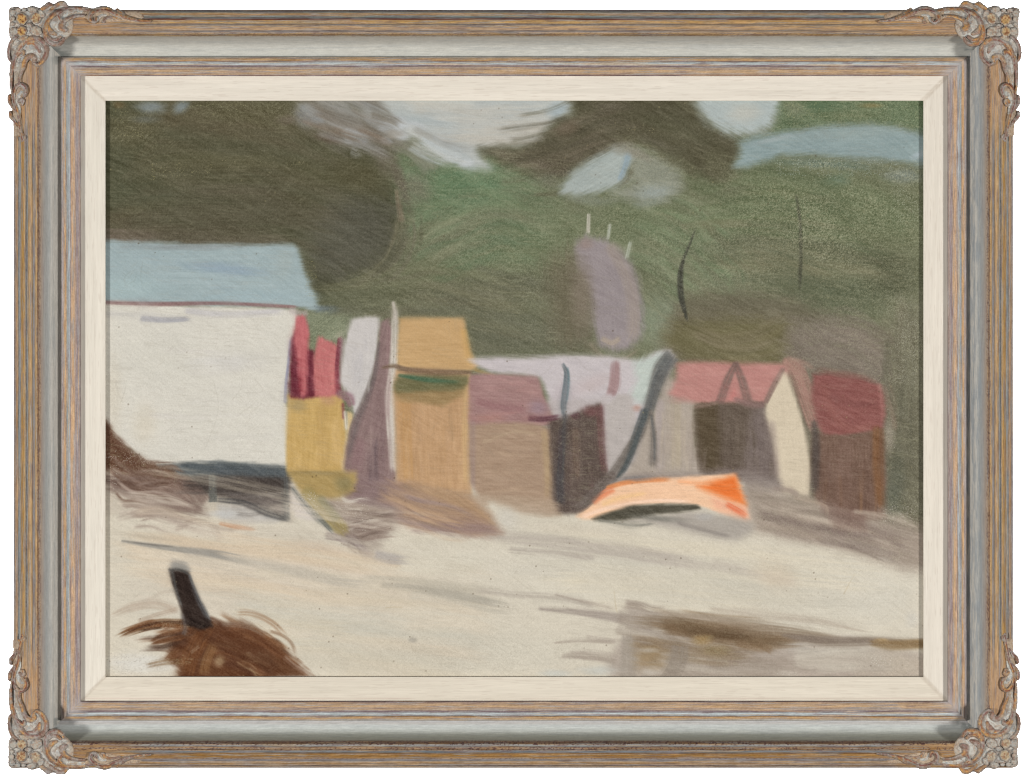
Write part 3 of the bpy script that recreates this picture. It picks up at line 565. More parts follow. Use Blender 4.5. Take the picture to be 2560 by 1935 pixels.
    p.blob(1650, 1296, 80, 10, (118, 116, 108), a=.7, ang=6)
    p.stroke([(1700, 1310), (1770, 1330), (1830, 1345)], 10, (116, 108, 104), a=.5, f=5, bristle=.5)
    p.blob(1760, 1292, 28, 12, (176, 172, 168), a=.7)
    p.stroke([(1530, 1186), (1500, 1215), (1460, 1262), (1420, 1272)], [16, 26, 26, 10], (104, 92, 86), a=.8, f=5, bristle=.5)
    p.blob(1590, 1196, 44, 9, (124, 120, 120), a=.7)
    p.blob(1340, 1278, 60, 14, (172, 152, 132), a=.6, ang=8)
    p.blob(1265, 1300, 40, 36, (204, 198, 186), a=.8, ang=40)
    p.blob(1460, 1330, 160, 22, (206, 196, 178), a=.7, ang=6)
    # ---- sand, tracks and shadows
    p.blob(560, 1400, 260, 50, (213, 199, 177), a=.75, ang=8)
    p.blob(860, 1500, 360, 120, (211, 200, 181), a=.8, ang=6)
    p.blob(1180, 1400, 260, 50, (213, 206, 190), a=.8, ang=4)
    p.blob(1200, 1630, 300, 70, (207, 201, 185), a=.8, ang=0, thin=.3)
    p.blob(1480, 1480, 340, 60, (214, 207, 191), a=.85, ang=6)
    p.blob(2120, 1480, 240, 90, (212, 207, 193), a=.85, ang=6)
    p.blob(820, 1380, 110, 26, (198, 180, 160), a=.7, ang=16)
    rake([(270, 1380), (600, 1420), (1000, 1480), (1300, 1520)], 120, 50, [(214, 202, 180), (206, 186, 160), (198, 188, 172), (216, 204, 186)], (14, 40), a=.38, f=8)
    rake([(560, 1560), (900, 1590), (1300, 1640)], 110, 40, [(206, 196, 174), (196, 188, 170), (212, 200, 180), (202, 198, 184)], (14, 40), a=.35, f=8)
    rake([(1250, 1420), (1600, 1445), (1950, 1480), (2290, 1510)], 75, 50, [(212, 205, 188), (200, 194, 178), (204, 198, 184), (214, 204, 182)], (14, 40), a=.38, f=8)
    rake([(990, 1385), (1100, 1395), (1250, 1415)], 32, 14, [(214, 208, 192), (206, 198, 180)], (14, 34), a=.4, f=8)
    p.stroke([(265, 1325), (350, 1340), (470, 1355)], [5, 7, 3], (176, 164, 146), a=.5, f=3, bristle=.5)
    p.stroke([(306, 1353), (420, 1370), (540, 1386), (640, 1408)], [4, 14, 20, 24], (147, 143, 136), a=.85, f=2.6, bristle=.35, fade=(0, .35))
    p.stroke([(306, 1352), (370, 1360), (440, 1368)], [3, 4, 3], (112, 108, 102), a=.8, f=1.8)
    p.stroke([(560, 1395), (700, 1418), (820, 1448), (960, 1462)], [16, 26, 26, 16], (180, 173, 160), a=.6, f=5, bristle=.5, fade=(.1, .3))
    p.stroke([(930, 1385), (980, 1398), (1030, 1402)], [18, 24, 14], (158, 153, 153), a=.65, f=6, bristle=.4, fade=(.15, .4))
    p.stroke([(890, 1440), (1040, 1452), (1160, 1470), (1300, 1478)], [8, 16, 20, 14], (182, 175, 159), a=.7, f=5, bristle=.5, fade=(.1, .3))
    p.stroke([(950, 1462), (1040, 1470), (1150, 1490), (1290, 1520)], [8, 18, 22, 18], (166, 160, 147), a=.8, f=5, bristle=.45, fade=(.02, .3))
    p.stroke([(1120, 1500), (1220, 1525), (1300, 1530)], 10, (178, 171, 156), a=.5, f=4, bristle=.6)
    p.blob(1032, 1600, 15, 8, (168, 162, 150), a=.8)
    p.stroke([(1180, 1340), (1290, 1345), (1430, 1362), (1560, 1380), (1720, 1405), (1880, 1432)], [14, 26, 32, 38, 28, 12], (176, 166, 156), a=.72, f=7, bristle=.5, fade=(.1, .35))
    p.stroke([(1280, 1375), (1380, 1384), (1500, 1398)], 14, (166, 155, 146), a=.55, f=5, bristle=.6)
    p.stroke([(1790, 1410), (1900, 1440), (2000, 1462)], 22, (188, 178, 166), a=.5, f=8, bristle=.5)
    p.blob(1940, 1440, 70, 40, (205, 190, 168), a=.6, ang=20)
    p.stroke([(1180, 1475), (1300, 1488), (1400, 1495), (1500, 1520)], [8, 14, 18, 22], (174, 164, 152), a=.6, f=5, bristle=.55, fade=(.1, .1))
    p.stroke([(1390, 1487), (1460, 1505), (1540, 1524)], 7, (160, 146, 134), a=.6, f=3, bristle=.5)
    p.poly([(1545, 1600), (1700, 1560), (1900, 1600), (2100, 1600), (2330, 1640), (2330, 1720), (1545, 1720)], (176, 164, 152), f=10, a=1, ang=6, var=9, rag=12, thin=.15)
    p.blob(2220, 1662, 130, 40, (192, 180, 162), a=.8, ang=4, thin=.35)
    p.blob(2050, 1622, 110, 20, (180, 174, 164), a=.7, ang=4)
    p.blob(1850, 1662, 190, 26, (142, 127, 114), a=.85, ang=2, thin=.3)
    p.blob(1960, 1685, 50, 12, (196, 188, 176), a=.6, ang=2, thin=.9)
    p.stroke([(1352, 1522), (1440, 1530), (1560, 1548), (1660, 1570), (1760, 1600)], [9, 16, 26, 50, 50], (157, 145, 136), a=.88, f=4, bristle=.35, fade=(0, .2))
    T1 = [(160, 148, 136), (172, 160, 148), (146, 132, 120), (184, 174, 160)]
    rake([(1540, 1540), (1640, 1560), (1760, 1580)], 40, 16, T1, (10, 30), a=.6, f=7)
    rake([(1560, 1660), (1760, 1670), (2000, 1680)], 50, 26, T1, (10, 30), a=.5, f=7)
    rake([(1980, 1640), (2140, 1640), (2310, 1655)], 50, 22, [(186, 176, 162), (198, 190, 176), (172, 160, 148)], (10, 30), a=.5, f=7)
    p.stroke([(1560, 1548), (1660, 1556), (1780, 1560), (1960, 1580), (2130, 1602)], [12, 40, 50, 34, 12], (138, 121, 102), a=.8, f=8, bristle=.4, fade=(.12, .15))
    p.stroke([(1650, 1565), (1780, 1582), (1900, 1600), (2020, 1600)], [34, 56, 50, 14], (130, 108, 84), a=.9, f=9, bristle=.35, fade=(.1, .15))
    p.stroke([(1560, 1600), (1680, 1622), (1800, 1640), (1900, 1636)], [20, 44, 44, 20], (134, 114, 90), a=.7, f=10, bristle=.45, fade=(.1, .2))
    p.stroke([(1700, 1572), (1800, 1580), (1900, 1592)], [20, 30, 14], (92, 70, 48), a=.9, f=7, bristle=.4, fade=(.15, .25))
    p.stroke([(1860, 1600), (1910, 1615), (1934, 1634)], [44, 30, 8], (136, 112, 86), a=.8, f=5, bristle=.4)
    p.stroke([(1960, 1590), (2070, 1604), (2200, 1604), (2330, 1608)], [12, 22, 20, 16], (124, 108, 94), a=.75, f=6, bristle=.5, fade=(.1, 0))
    rake([(1620, 1550), (1800, 1575), (2000, 1590)], 30, 20, [(150, 132, 112), (112, 94, 72), (170, 156, 140), (136, 110, 82)], (4, 12), a=.5, f=4)
    p.blob(1740, 1575, 60, 16, (108, 88, 64), a=.6, ang=12)
    p.blob(1840, 1560, 100, 12, (150, 132, 112), a=.6, ang=8)
    p.blob(1790, 1625, 50, 18, (138, 118, 84), a=.7, thin=.4)
    p.stroke([(1960, 1588), (2060, 1600), (2150, 1602), (2320, 1612)], [10, 16, 16, 10], (130, 116, 104), a=.75, f=5, bristle=.4)
    p.stroke([(2170, 1606), (2230, 1612), (2320, 1610)], [10, 24, 22], (134, 108, 72), a=.85, f=5, bristle=.35, fade=(.1, 0))
    p.blob(2205, 1600, 20, 5, (186, 154, 104), a=.7)
    p.stroke([(1640, 1560), (1760, 1576), (1880, 1594), (1990, 1600)], [24, 42, 40, 12], (112, 90, 66), a=.7, f=8, bristle=.45, fade=(.1, .2))
    p.stroke([(1700, 1572), (1800, 1584), (1900, 1596)], [12, 22, 12], (88, 67, 46), a=.7, f=6, bristle=.4, fade=(.15, .25))
    p.stroke([(1780, 1522), (1900, 1535), (2040, 1552), (2180, 1580)], [8, 20, 20, 10], (176, 162, 146), a=.6, f=7, bristle=.5)
    p.stroke([(1565, 1580), (1572, 1640), (1568, 1710)], [24, 40, 42], (160, 150, 138), a=.9, f=4, bristle=.4, fade=(.1, 0))
    p.poly([(1590, 1622), (1640, 1612), (1662, 1640), (1652, 1668), (1600, 1668)], (146, 120, 84), f=16, a=.7, ang=5, var=14)
    p.blob(1620, 1625, 30, 8, (188, 178, 162), a=.7)
    p.stroke([(1700, 1612), (1696, 1650), (1668, 1700)], [40, 48, 40], (140, 128, 116), a=.8, f=8, bristle=.4, fade=(.05, 0))
    p.blob(1620, 1680, 36, 12, (190, 182, 170), a=.7)
    p.blob(1756, 1600, 30, 16, (160, 130, 84), a=.7, thin=.5)
    p.stroke([(1384, 1608), (1450, 1602), (1540, 1606)], [3, 6, 9], (150, 136, 124), a=.6, f=2.6, bristle=.5, fade=(.05, .05))
    p.stroke([(1470, 1592), (1510, 1598), (1545, 1604)], 10, (172, 160, 148), a=.6, f=3, bristle=.6)
    p.stroke([(1408, 1640), (1460, 1640), (1550, 1652)], [8, 18, 16], (158, 145, 133), a=.8, f=3.5, bristle=.5)
    p.stroke([(1430, 1628), (1490, 1630), (1550, 1640)], 10, (172, 160, 148), a=.6, f=3.5, bristle=.6)
    p.blob(1500, 1676, 60, 14, (194, 196, 190), a=.7)
    p.blob(1390, 1684, 50, 12, (192, 196, 192), a=.6)
    p.blob(2280, 1550, 20, 26, (206, 202, 192), a=.6, thin=.4)
    # ---- the stump with brown weed, lower left
    p.blob(350, 1660, 110, 34, (216, 213, 205), a=.9, thin=.35)
    p.blob(400, 1520, 100, 40, (206, 199, 184), a=.6)
    p.stroke([(285, 1535), (330, 1518), (390, 1510), (450, 1528)], [10, 22, 22, 12], (178, 160, 142), a=.6, f=5, bristle=.65)
    p.stroke([(350, 1550), (400, 1535), (450, 1522)], 10, (170, 148, 128), a=.6, f=3, bristle=.6)
    p.stroke([(370, 1500), (410, 1480), (440, 1478)], 8, (182, 168, 152), a=.5, f=4, bristle=.6)
    p.poly([(455, 1560), (520, 1550), (545, 1556), (600, 1555), (660, 1585), (720, 1632), (775, 1690), (790, 1720), (450, 1720), (444, 1670), (430, 1655), (420, 1640), (435, 1600)],
           (96, 58, 34), f=9, ang=35, var=16, rag=14, thin=.06)
    p.stroke([(470, 1562), (400, 1560), (340, 1572), (292, 1592)], [22, 26, 22, 8], (112, 76, 46), a=.9, f=4, bristle=.55, thin=.5)
    p.stroke([(480, 1585), (420, 1592), (372, 1610)], [30, 32, 12], (100, 64, 40), a=.9, f=4, bristle=.45)
    p.stroke([(480, 1600), (440, 1625), (412, 1655)], [34, 28, 10], (108, 70, 42), a=.85, f=5, bristle=.55)
    p.stroke([(470, 1650), (410, 1655), (362, 1665)], [22, 18, 8], (116, 84, 54), a=.7, f=4, bristle=.75, thin=.7)
    p.stroke([(520, 1580), (600, 1585), (680, 1630), (740, 1680)], [30, 50, 50, 20], (82, 48, 28), a=.75, f=6, bristle=.5)
    W1 = [(106, 64, 38), (78, 44, 27), (100, 62, 36), (62, 38, 26), (132, 90, 58)]
    rake([(505, 1590), (580, 1612), (660, 1650), (720, 1700)], 70, 34, W1, (6, 18), a=.45, f=4.5, bristle=.6)
    rake([(540, 1570), (620, 1580), (700, 1640), (760, 1690)], 26, 14, W1, (6, 16), a=.4, f=4.5, bristle=.6)
    rake([(530, 1570), (495, 1620), (460, 1690)], 50, 22, W1, (6, 18), a=.45, f=4.5, bristle=.6)
    rake([(500, 1575), (420, 1600), (330, 1610)], 36, 14, W1, (5, 14), a=.4, f=3.5, bristle=.7)
    rake([(480, 1560), (380, 1562), (290, 1592)], 14, 10, W1, (3, 8), a=.6, f=2.2, bristle=.7)
    rake([(600, 1630), (690, 1680)], 40, 6, [(176, 150, 116), (190, 172, 150)], (3, 6), a=.6, f=2, bristle=.7)
    p.stroke([(560, 1560), (620, 1566), (672, 1592)], [12, 16, 8], (140, 122, 108), a=.6, f=4, bristle=.55)
    p.stroke([(520, 1570), (490, 1620), (470, 1690)], [30, 34, 30], (122, 78, 44), a=.7, f=5, bristle=.55)
    p.stroke([(530, 1620), (515, 1660), (512, 1690)], 26, (138, 100, 62), a=.6, f=5, bristle=.6)
    p.blob(548, 1652, 15, 18, (172, 146, 112), a=.75)
    p.stroke([(480, 1630), (500, 1615)], 8, (190, 172, 150), a=.5, f=3, bristle=.5)
    p.stroke([(650, 1640), (700, 1660), (760, 1700)], [20, 26, 16], (96, 62, 38), a=.7, f=5, bristle=.4)
    p.stroke([(715, 1645), (745, 1670), (780, 1688)], 10, (162, 138, 122), a=.6, f=4, bristle=.5)
    p.blob(740, 1692, 60, 6, (200, 194, 186), a=.7)
    p.stroke([(510, 1580), (570, 1612), (640, 1640), (700, 1690)], [30, 46, 50, 26], (78, 45, 26), a=.55, f=8, bristle=.55)
    p.stroke([(500, 1580), (490, 1620), (480, 1680)], [24, 30, 26], (92, 54, 30), a=.5, f=7, bristle=.55)
    p.poly([(430, 1400), (465, 1408), (475, 1430), (426, 1428)], (138, 136, 132), f=5, a=.8, ang=10, var=8)
    p.poly([(425, 1424), (470, 1430), (480, 1452), (500, 1500), (520, 1540), (532, 1566), (500, 1575), (462, 1560), (452, 1520), (438, 1480), (428, 1450)], (42, 30, 25), f=3.6, ang=68, var=10, rag=4)
    p.stroke([(474, 1440), (492, 1490), (512, 1530), (528, 1558)], [6, 10, 12, 7], (88, 92, 96), a=.8, f=3, bristle=.5)
    p.stroke([(430, 1430), (440, 1475), (455, 1520)], [8, 7, 7], (84, 84, 82), a=.8, f=2.5, bristle=.5)
    p.stroke([(425, 1424), (452, 1424), (476, 1436)], 9, (72, 70, 68), a=.85, f=2.6, bristle=.4)
    p.stroke([(458, 1540), (462, 1570), (455, 1590)], [10, 14, 10], (104, 98, 98), a=.6, f=4, bristle=.5)
    # ---- whole surface: brush hairs, bare weave, dirt, hairline cracks
    ny, nx = X.shape
    J, I = np.meshgrid(np.arange(nx), np.arange(ny))
    th = (fbm(X / 150, Y / 120, 90) - .5) * 5.5 + .15           # brush direction drifts over the surface
    bright = p.C.mean(axis=2); amount = (2 + 9 * smooth((fbm(X / 70, Y / 70, 91) - .35) * 3)) / step
    acc = np.zeros_like(p.C); n = 0
    for t in (-1, -.6, -.25, 0, .25, .6, 1):
        j = np.clip(np.rint(J + t * amount * np.cos(th)).astype(int), 0, nx - 1)
        i = np.clip(np.rint(I + t * amount * np.sin(th)).astype(int), 0, ny - 1)
        acc += p.C[i, j]; n += 1
    p.C = p.C * .55 + acc / n * .45
    diag = fbm((X * .8 + Y * .6) / 30, (-X * .6 + Y * .8) / 2.6, 77, 2) - .5
    hor = fbm(X / 46, Y / 2.8, 78, 2) - .5
    mask = smooth((fbm(X / 120, Y / 120, 79) - .35) * 4)
    lum = p.C.mean(axis=2)
    mid = fbm((X * .9 + Y * .44) / 60, (-X * .44 + Y * .9) / 5.5, 84, 2) - .5
    p.C += (mid * (24 - lum * .095))[..., None]
    p.C += ((diag * mask + hor * (1 - mask)) * (20 - lum * .055))[..., None]
    p.C += ((fbm(X / 90, Y / 60, 80) - .5) * 6)[..., None] * np.array([1, .95, .8])
    q = fbm(X / 110, Y / 90, 95, 2)
    hairs = np.zeros(X.shape)
    for n_, (a_, lo_, hi_) in enumerate(((.06, .0, .42), (.75, .40, .50), (-.7, .48, .58), (1.35, .56, .64), (.2, .62, 1.0))):
        U = X * math.cos(a_) + Y * math.sin(a_); V = -X * math.sin(a_) + Y * math.cos(a_)
        V = V + 14 * (vnoise(U / 130, V / 130, 97 + n_) - .5)
        h_ = fbm(U / 34, V / 2.9, 99 + n_, 2)
        w_ = smooth((q - lo_) / .05) * smooth((hi_ - q) / .05)
        hairs = hairs + w_ * smooth((h_ - .56) * 5)
    dk = smooth((150 - p.C.mean(axis=2)) / 50) * smooth((p.thin - .08) * 6)
    p.C = mixc(p.C, (156, 154, 124), np.clip(hairs * dk * .22, 0, 1))
    p.C = mixc(p.C, (150, 140, 124), np.clip(hairs * (1 - dk) * .10, 0, 1))
    weave = vnoise(X / 1.8, Y / 1.8, 81) * .6 + .4 * (.5 + .5 * np.sin((X + Y) * 1.02) * np.sin((X - Y) * .93))
    tm = np.clip(p.thin * (.35 + 1.1 * fbm(X / 60, Y / 44, 82)), 0, 1)
    dots = smooth((weave - .60 + .13 * tm) * 7) * tm
    dark = lum < 150
    straw = np.where(dark[..., None], np.array([176, 174, 144.]), np.array([142, 132, 116.]))
    ds = .62 * dots[..., None]; p.C = p.C * (1 - ds) + straw * ds
    gr = vnoise(X / 1.9, Y / 1.9, 83) - .5
    p.C += (gr * ((7 + 10 * smooth((150 - lum) / 60)) + 30 * tm))[..., None]
    sat = .95
    g_ = p.C @ np.array([.3, .59, .11]); p.C = g_[..., None] + (p.C - g_[..., None]) * sat
    p.H += dots * 1.0 + diag * mask * .8 + hor * (1 - mask) * 1.2
    rg = np.random.default_rng(5)
    for (x0, y0, x1, y1, dn, c) in [(374, 395, 392, 452, .5, (176, 168, 120)), (392, 408, 545, 446, .14, (160, 154, 116)), (545, 398, 780, 424, .12, (156, 150, 118)), (285, 318, 380, 345, .16, (162, 156, 116)),
                                   (345, 308, 440, 326, .18, (168, 160, 120)), (1555, 310, 1645, 332, .22, (170, 160, 122)), (1440, 318, 1560, 332, .08, (160, 152, 118)), (1935, 392, 2260, 445, .26, (176, 184, 176)),
                                   (2225, 395, 2305, 560, .30, (178, 180, 160)), (2175, 1638, 2235, 1668, .35, (222, 220, 212)), (1925, 1674, 1965, 1694, .5, (214, 212, 204)), (266, 1120, 300, 1290, .35, (206, 198, 186)),
                                   (270, 1630, 360, 1692, .25, (150, 140, 126)), (300, 1100, 400, 1165, .3, (196, 186, 172)), (250, 255, 330, 330, .2, (150, 146, 108)), (470, 250, 640, 275, .22, (158, 156, 118)),
                                   (1940, 250, 2080, 300, .16, (168, 170, 128)), (2180, 250, 2305, 320, .28, (164, 176, 138)), (2230, 780, 2305, 960, .30, (176, 174, 158)), (2215, 1020, 2240, 1120, .4, (190, 184, 170)),
                                   (1760, 560, 1990, 700, .16, (158, 154, 126)), (2000, 560, 2300, 760, .14, (150, 152, 122)), (2200, 1260, 2300, 1310, .3, (204, 196, 184)), (735, 1225, 800, 1290, .25, (216, 208, 200)),
                                   (840, 1240, 930, 1330, .2, (206, 196, 186)), (760, 650, 800, 745, .3, (146, 138, 96)), (780, 800, 870, 850, .25, (168, 170, 144))]:
        gx, gy = np.meshgrid(np.arange(x0, x1, 3.4), np.arange(y0, y1, 3.4))
        gx = gx + (np.round((gy - y0) / 3.4) % 2) * 1.7
        pn = smooth((fbm(gx / 22, gy / 14, 150) - .3) * 3); ex = np.minimum.reduce([gx - x0, x1 - gx, (gy - y0) * 1.5, (y1 - gy) * 1.5]) / 14
        on = rg.random(gx.shape) < dn * pn * np.clip(ex, 0, 1) * 1.8
        ii = np.clip(np.rint((gy[on] - p.ys[0]) / step).astype(int), 0, ny - 1); jj = np.clip(np.rint((gx[on] - p.xs[0]) / step).astype(int), 0, nx - 1)
        al_ = rg.uniform(.3, .9, len(ii))[:, None]
        p.C[ii, jj] = p.C[ii, jj] * (1 - al_) + np.array(c) * al_; p.H[ii, jj] += .8
    for _ in range(260):                                   # specks
        x = rg.uniform(262, 2310); y = rg.uniform(250, 1695); r = rg.uniform(1.0, 2.2)
        q = (np.abs(p.xs - x) < 5).nonzero()[0]; w = (np.abs(p.ys - y) < 5).nonzero()[0]
        if len(q) and len(w):
            sl = (slice(w[0], w[-1] + 1), slice(q[0], q[-1] + 1))
            A = smooth((r + .8 - np.hypot(X[sl] - x, Y[sl] - y)) / 1.2)[..., None] * rg.uniform(.12, .42)
            c = np.array([72, 56, 40]) if p.C[sl].mean() > 110 else np.array([170, 160, 120])
            p.C[sl] = p.C[sl] * (1 - A) + c * A
    CR = [[(384, 455), (370, 480), (366, 505), (360, 520), (361, 530)], [(390, 456), (398, 482), (388, 520), (376, 562)], [(330, 432), (328, 462)],
          [(345, 672), (322, 682), (310, 700), (326, 714)], [(342, 675), (336, 700), (318, 712)], [(357, 650), (352, 690), (358, 722)],
          [(606, 940), (600, 975), (572, 1010)], [(530, 945), (545, 1000), (540, 1050), (510, 1130), (505, 1150)], [(316, 960), (308, 990), (300, 1010)],
          [(633, 942), (656, 978), (600, 982)], [(288, 945), (296, 985), (306, 1000)], [(302, 396), (330, 430), (352, 438)]]
    for c in CR:
        p.stroke(c, 1.6, (112, 104, 88) if c[0][1] > 600 else (58, 56, 44), a=.14, f=1.2, bristle=.25, fade=(.1, .2))
    for (a, b, c) in [((2110, 1484), (2128, 1450), (2140, 1430)), ((1535, 1478), (1540, 1520), (1545, 1535)), ((1912, 1510), (1928, 1555), (1938, 1600)),
                      ((965, 1520), (985, 1518), (1010, 1519))]:
        p.stroke([a, b, c], 2.2, (170, 146, 104) if a[0] != 1912 else (205, 192, 174), a=.28, f=1.4)
    return p
# ------------------------------------------------------------------ meshes
def pos(px, py, h):
    """drawing-grid point (px right, py down, h towards the viewer) to metres, at its own depth"""
    k = 1 - np.asarray(h) * S / DIST
    return np.stack([(np.asarray(px) - 1280) * S * k, -np.asarray(h) * S + 0 * np.asarray(px), (967.5 - np.asarray(py)) * S * k], axis=-1)
def make_mesh(name, co, faces, mats, col=None, gilt=None, parent=None, smooth_=True):
    co = np.asarray(co, dtype=np.float32).reshape(-1, 3); faces = np.asarray(faces, dtype=np.int32)
    me = bpy.data.meshes.new(name); n = len(co); f = len(faces); k = faces.shape[1]
    me.vertices.add(n); me.vertices.foreach_set("co", co.ravel())
    me.loops.add(f * k); me.loops.foreach_set("vertex_index", faces.ravel())
    me.polygons.add(f); me.polygons.foreach_set("loop_start", np.arange(0, f * k, k, dtype=np.int32))
    me.polygons.foreach_set("use_smooth", np.full(f, smooth_))
    me.update(calc_edges=True)
    if col is not None:
        a = me.color_attributes.new("paint", 'FLOAT_COLOR', 'POINT')
        rgba = np.ones((n, 4), np.float32); rgba[:, :3] = lin(np.asarray(col).reshape(-1, 3)); a.data.foreach_set("color", rgba.ravel())
    if gilt is not None:
        a = me.attributes.new("gilt", 'FLOAT', 'POINT'); a.data.foreach_set("value", np.asarray(gilt, dtype=np.float32).ravel())
    me.materials.append(mats)
    me.validate()
    o = bpy.data.objects.new(name, me); scene.collection.objects.link(o)
    if parent is not None: o.parent = parent
    return o
def grid_faces(nr, nc, wrap=False, flip=False):
    i, j = np.meshgrid(np.arange(nr - (0 if wrap else 1)), np.arange(nc - 1), indexing='ij')
    a = i * nc + j; b = ((i + 1) % nr) * nc + j
    F = np.stack([a, a + 1, b + 1, b], axis=-1).reshape(-1, 4)
    return F[:, ::-1] if flip else F

# ------------------------------------------------------------------ materials
def new_mat(name):
    m = bpy.data.materials.new(name); m.use_nodes = True; nt = m.node_tree
    return m, nt, nt.nodes["Principled BSDF"]
def tex(nt, kind, **kw):
    n = nt.nodes.new(kind)
    for k, v in kw.items():
        if k in n.inputs: n.inputs[k].default_value = v
        else: setattr(n, k, v)
    return n
def mat_finish(name, rough, spec, bump, scale, aniso=None, amp=.13):
    m, nt, b = new_mat(name); L = nt.links.new
    at = tex(nt, "ShaderNodeAttribute", attribute_name="paint")
    gi = tex(nt, "ShaderNodeAttribute", attribute_name="gilt")
    co = nt.nodes.new("ShaderNodeTexCoord"); mp = nt.nodes.new("ShaderNodeMapping")
    if aniso: mp.inputs["Scale"].default_value = aniso
    L(co.outputs["Object"], mp.inputs[0])
    nz = tex(nt, "ShaderNodeTexNoise", Scale=scale, Detail=5.0, Roughness=.65); L(mp.outputs[0], nz.inputs["Vector"])
    mr = tex(nt, "ShaderNodeMapRange"); L(nz.outputs["Fac"], mr.inputs[0])
    mr.inputs[1].default_value = .3; mr.inputs[2].default_value = .7; mr.inputs[3].default_value = 1 - amp; mr.inputs[4].default_value = 1 + amp
    mul = tex(nt, "ShaderNodeVectorMath", operation='SCALE'); L(at.outputs["Color"], mul.inputs[0]); L(mr.outputs[0], mul.inputs["Scale"])
    L(mul.outputs[0], b.inputs["Base Color"])
    mt = tex(nt, "ShaderNodeMath", operation='MULTIPLY'); L(gi.outputs["Fac"], mt.inputs[0]); mt.inputs[1].default_value = .12
    L(mt.outputs[0], b.inputs["Metallic"])
    rr = tex(nt, "ShaderNodeMapRange"); L(nz.outputs["Fac"], rr.inputs[0]); rr.inputs[3].default_value = rough - .1; rr.inputs[4].default_value = rough + .12
    L(rr.outputs[0], b.inputs["Roughness"]); b.inputs["Specular IOR Level"].default_value = spec
    bp = tex(nt, "ShaderNodeBump", Strength=bump, Distance=.0003); L(nz.outputs["Fac"], bp.inputs["Height"]); L(bp.outputs[0], b.inputs["Normal"])
    return m
M_h = mat_finish("antique_finish_along_x", .6, .22, .45, 900, (.12, 1, 1))
M_v = mat_finish("antique_finish_along_z", .6, .22, .45, 900, (1, 1, .12))
M_orn = mat_finish("antique_finish_carving", .58, .28, .6, 1100)
M_lh = mat_finish("rubbed_cream_along_x", .6, .25, .2, 1000, (.05, 1, 1), .05)
M_lv = mat_finish("rubbed_cream_along_z", .6, .25, .2, 1000, (1, 1, .05), .05)

def mat_canvas():
    m, nt, b = new_mat("oil_paint_on_canvas"); L = nt.links.new
    at = tex(nt, "ShaderNodeAttribute", attribute_name="paint")
    co = nt.nodes.new("ShaderNodeTexCoord"); rot = nt.nodes.new("ShaderNodeMapping"); L(co.outputs["Object"], rot.inputs[0])
    w1 = tex(nt, "ShaderNodeTexWave", wave_type='BANDS', bands_direction='X', Scale=300.0, Distortion=.6); L(rot.outputs[0], w1.inputs["Vector"])
    w2 = tex(nt, "ShaderNodeTexWave", wave_type='BANDS', bands_direction='Z', Scale=300.0, Distortion=.6); L(rot.outputs[0], w2.inputs["Vector"])
    mul = tex(nt, "ShaderNodeMath", operation='ADD'); L(w1.outputs["Fac"], mul.inputs[0]); L(w2.outputs["Fac"], mul.inputs[1])
    nz = tex(nt, "ShaderNodeTexNoise", Scale=1300.0, Detail=3.0); L(co.outputs["Object"], nz.inputs["Vector"])
    ad = tex(nt, "ShaderNodeMath", operation='MULTIPLY_ADD'); L(mul.outputs[0], ad.inputs[0]); ad.inputs[1].default_value = .35; L(nz.outputs["Fac"], ad.inputs[2])
    bp = tex(nt, "ShaderNodeBump", Strength=.35, Distance=.00012); L(ad.outputs[0], bp.inputs["Height"]); L(bp.outputs[0], b.inputs["Normal"])
    mr = tex(nt, "ShaderNodeMapRange"); L(nz.outputs["Fac"], mr.inputs[0])
    mr.inputs[1].default_value = .3; mr.inputs[2].default_value = .7; mr.inputs[3].default_value = .95; mr.inputs[4].default_value = 1.04
    sc = tex(nt, "ShaderNodeVectorMath", operation='SCALE'); L(at.outputs["Color"], sc.inputs[0]); L(mr.outputs[0], sc.inputs["Scale"])
    L(sc.outputs[0], b.inputs["Base Color"]); b.inputs["Roughness"].default_value = .55; b.inputs["Specular IOR Level"].default_value = .12
    return m
def plain(name, c, r=.8):
    m, nt, b = new_mat(name); nz = tex(nt, "ShaderNodeTexNoise", Scale=40.0, Detail=4.0); cr = nt.nodes.new("ShaderNodeValToRGB")
    cr.color_ramp.elements[0].color = (*[v * .97 for v in c], 1); cr.color_ramp.elements[1].color = (*c, 1)
    nt.links.new(nz.outputs["Fac"], cr.inputs[0]); nt.links.new(cr.outputs[0], b.inputs["Base Color"]); b.inputs["Roughness"].default_value = r
    return m

# ------------------------------------------------------------------ backdrop
def build_backdrop():
    w = 2.4; y = 1.2; t = .03
    co = [(-w, y, -1.6), (w, y, -1.6), (w, y, 1.6), (-w, y, 1.6), (-w, y + t, -1.6), (w, y + t, -1.6), (w, y + t, 1.6), (-w, y + t, 1.6)]
    F = [(0, 1, 2, 3), (5, 4, 7, 6), (4, 0, 3, 7), (1, 5, 6, 2), (3, 2, 6, 7), (4, 5, 1, 0)]
    o = make_mesh("backdrop_wall", co, F, plain("matt_white_paint", (.88, .88, .88)), smooth_=False)
    o["kind"] = "structure"
build_backdrop()

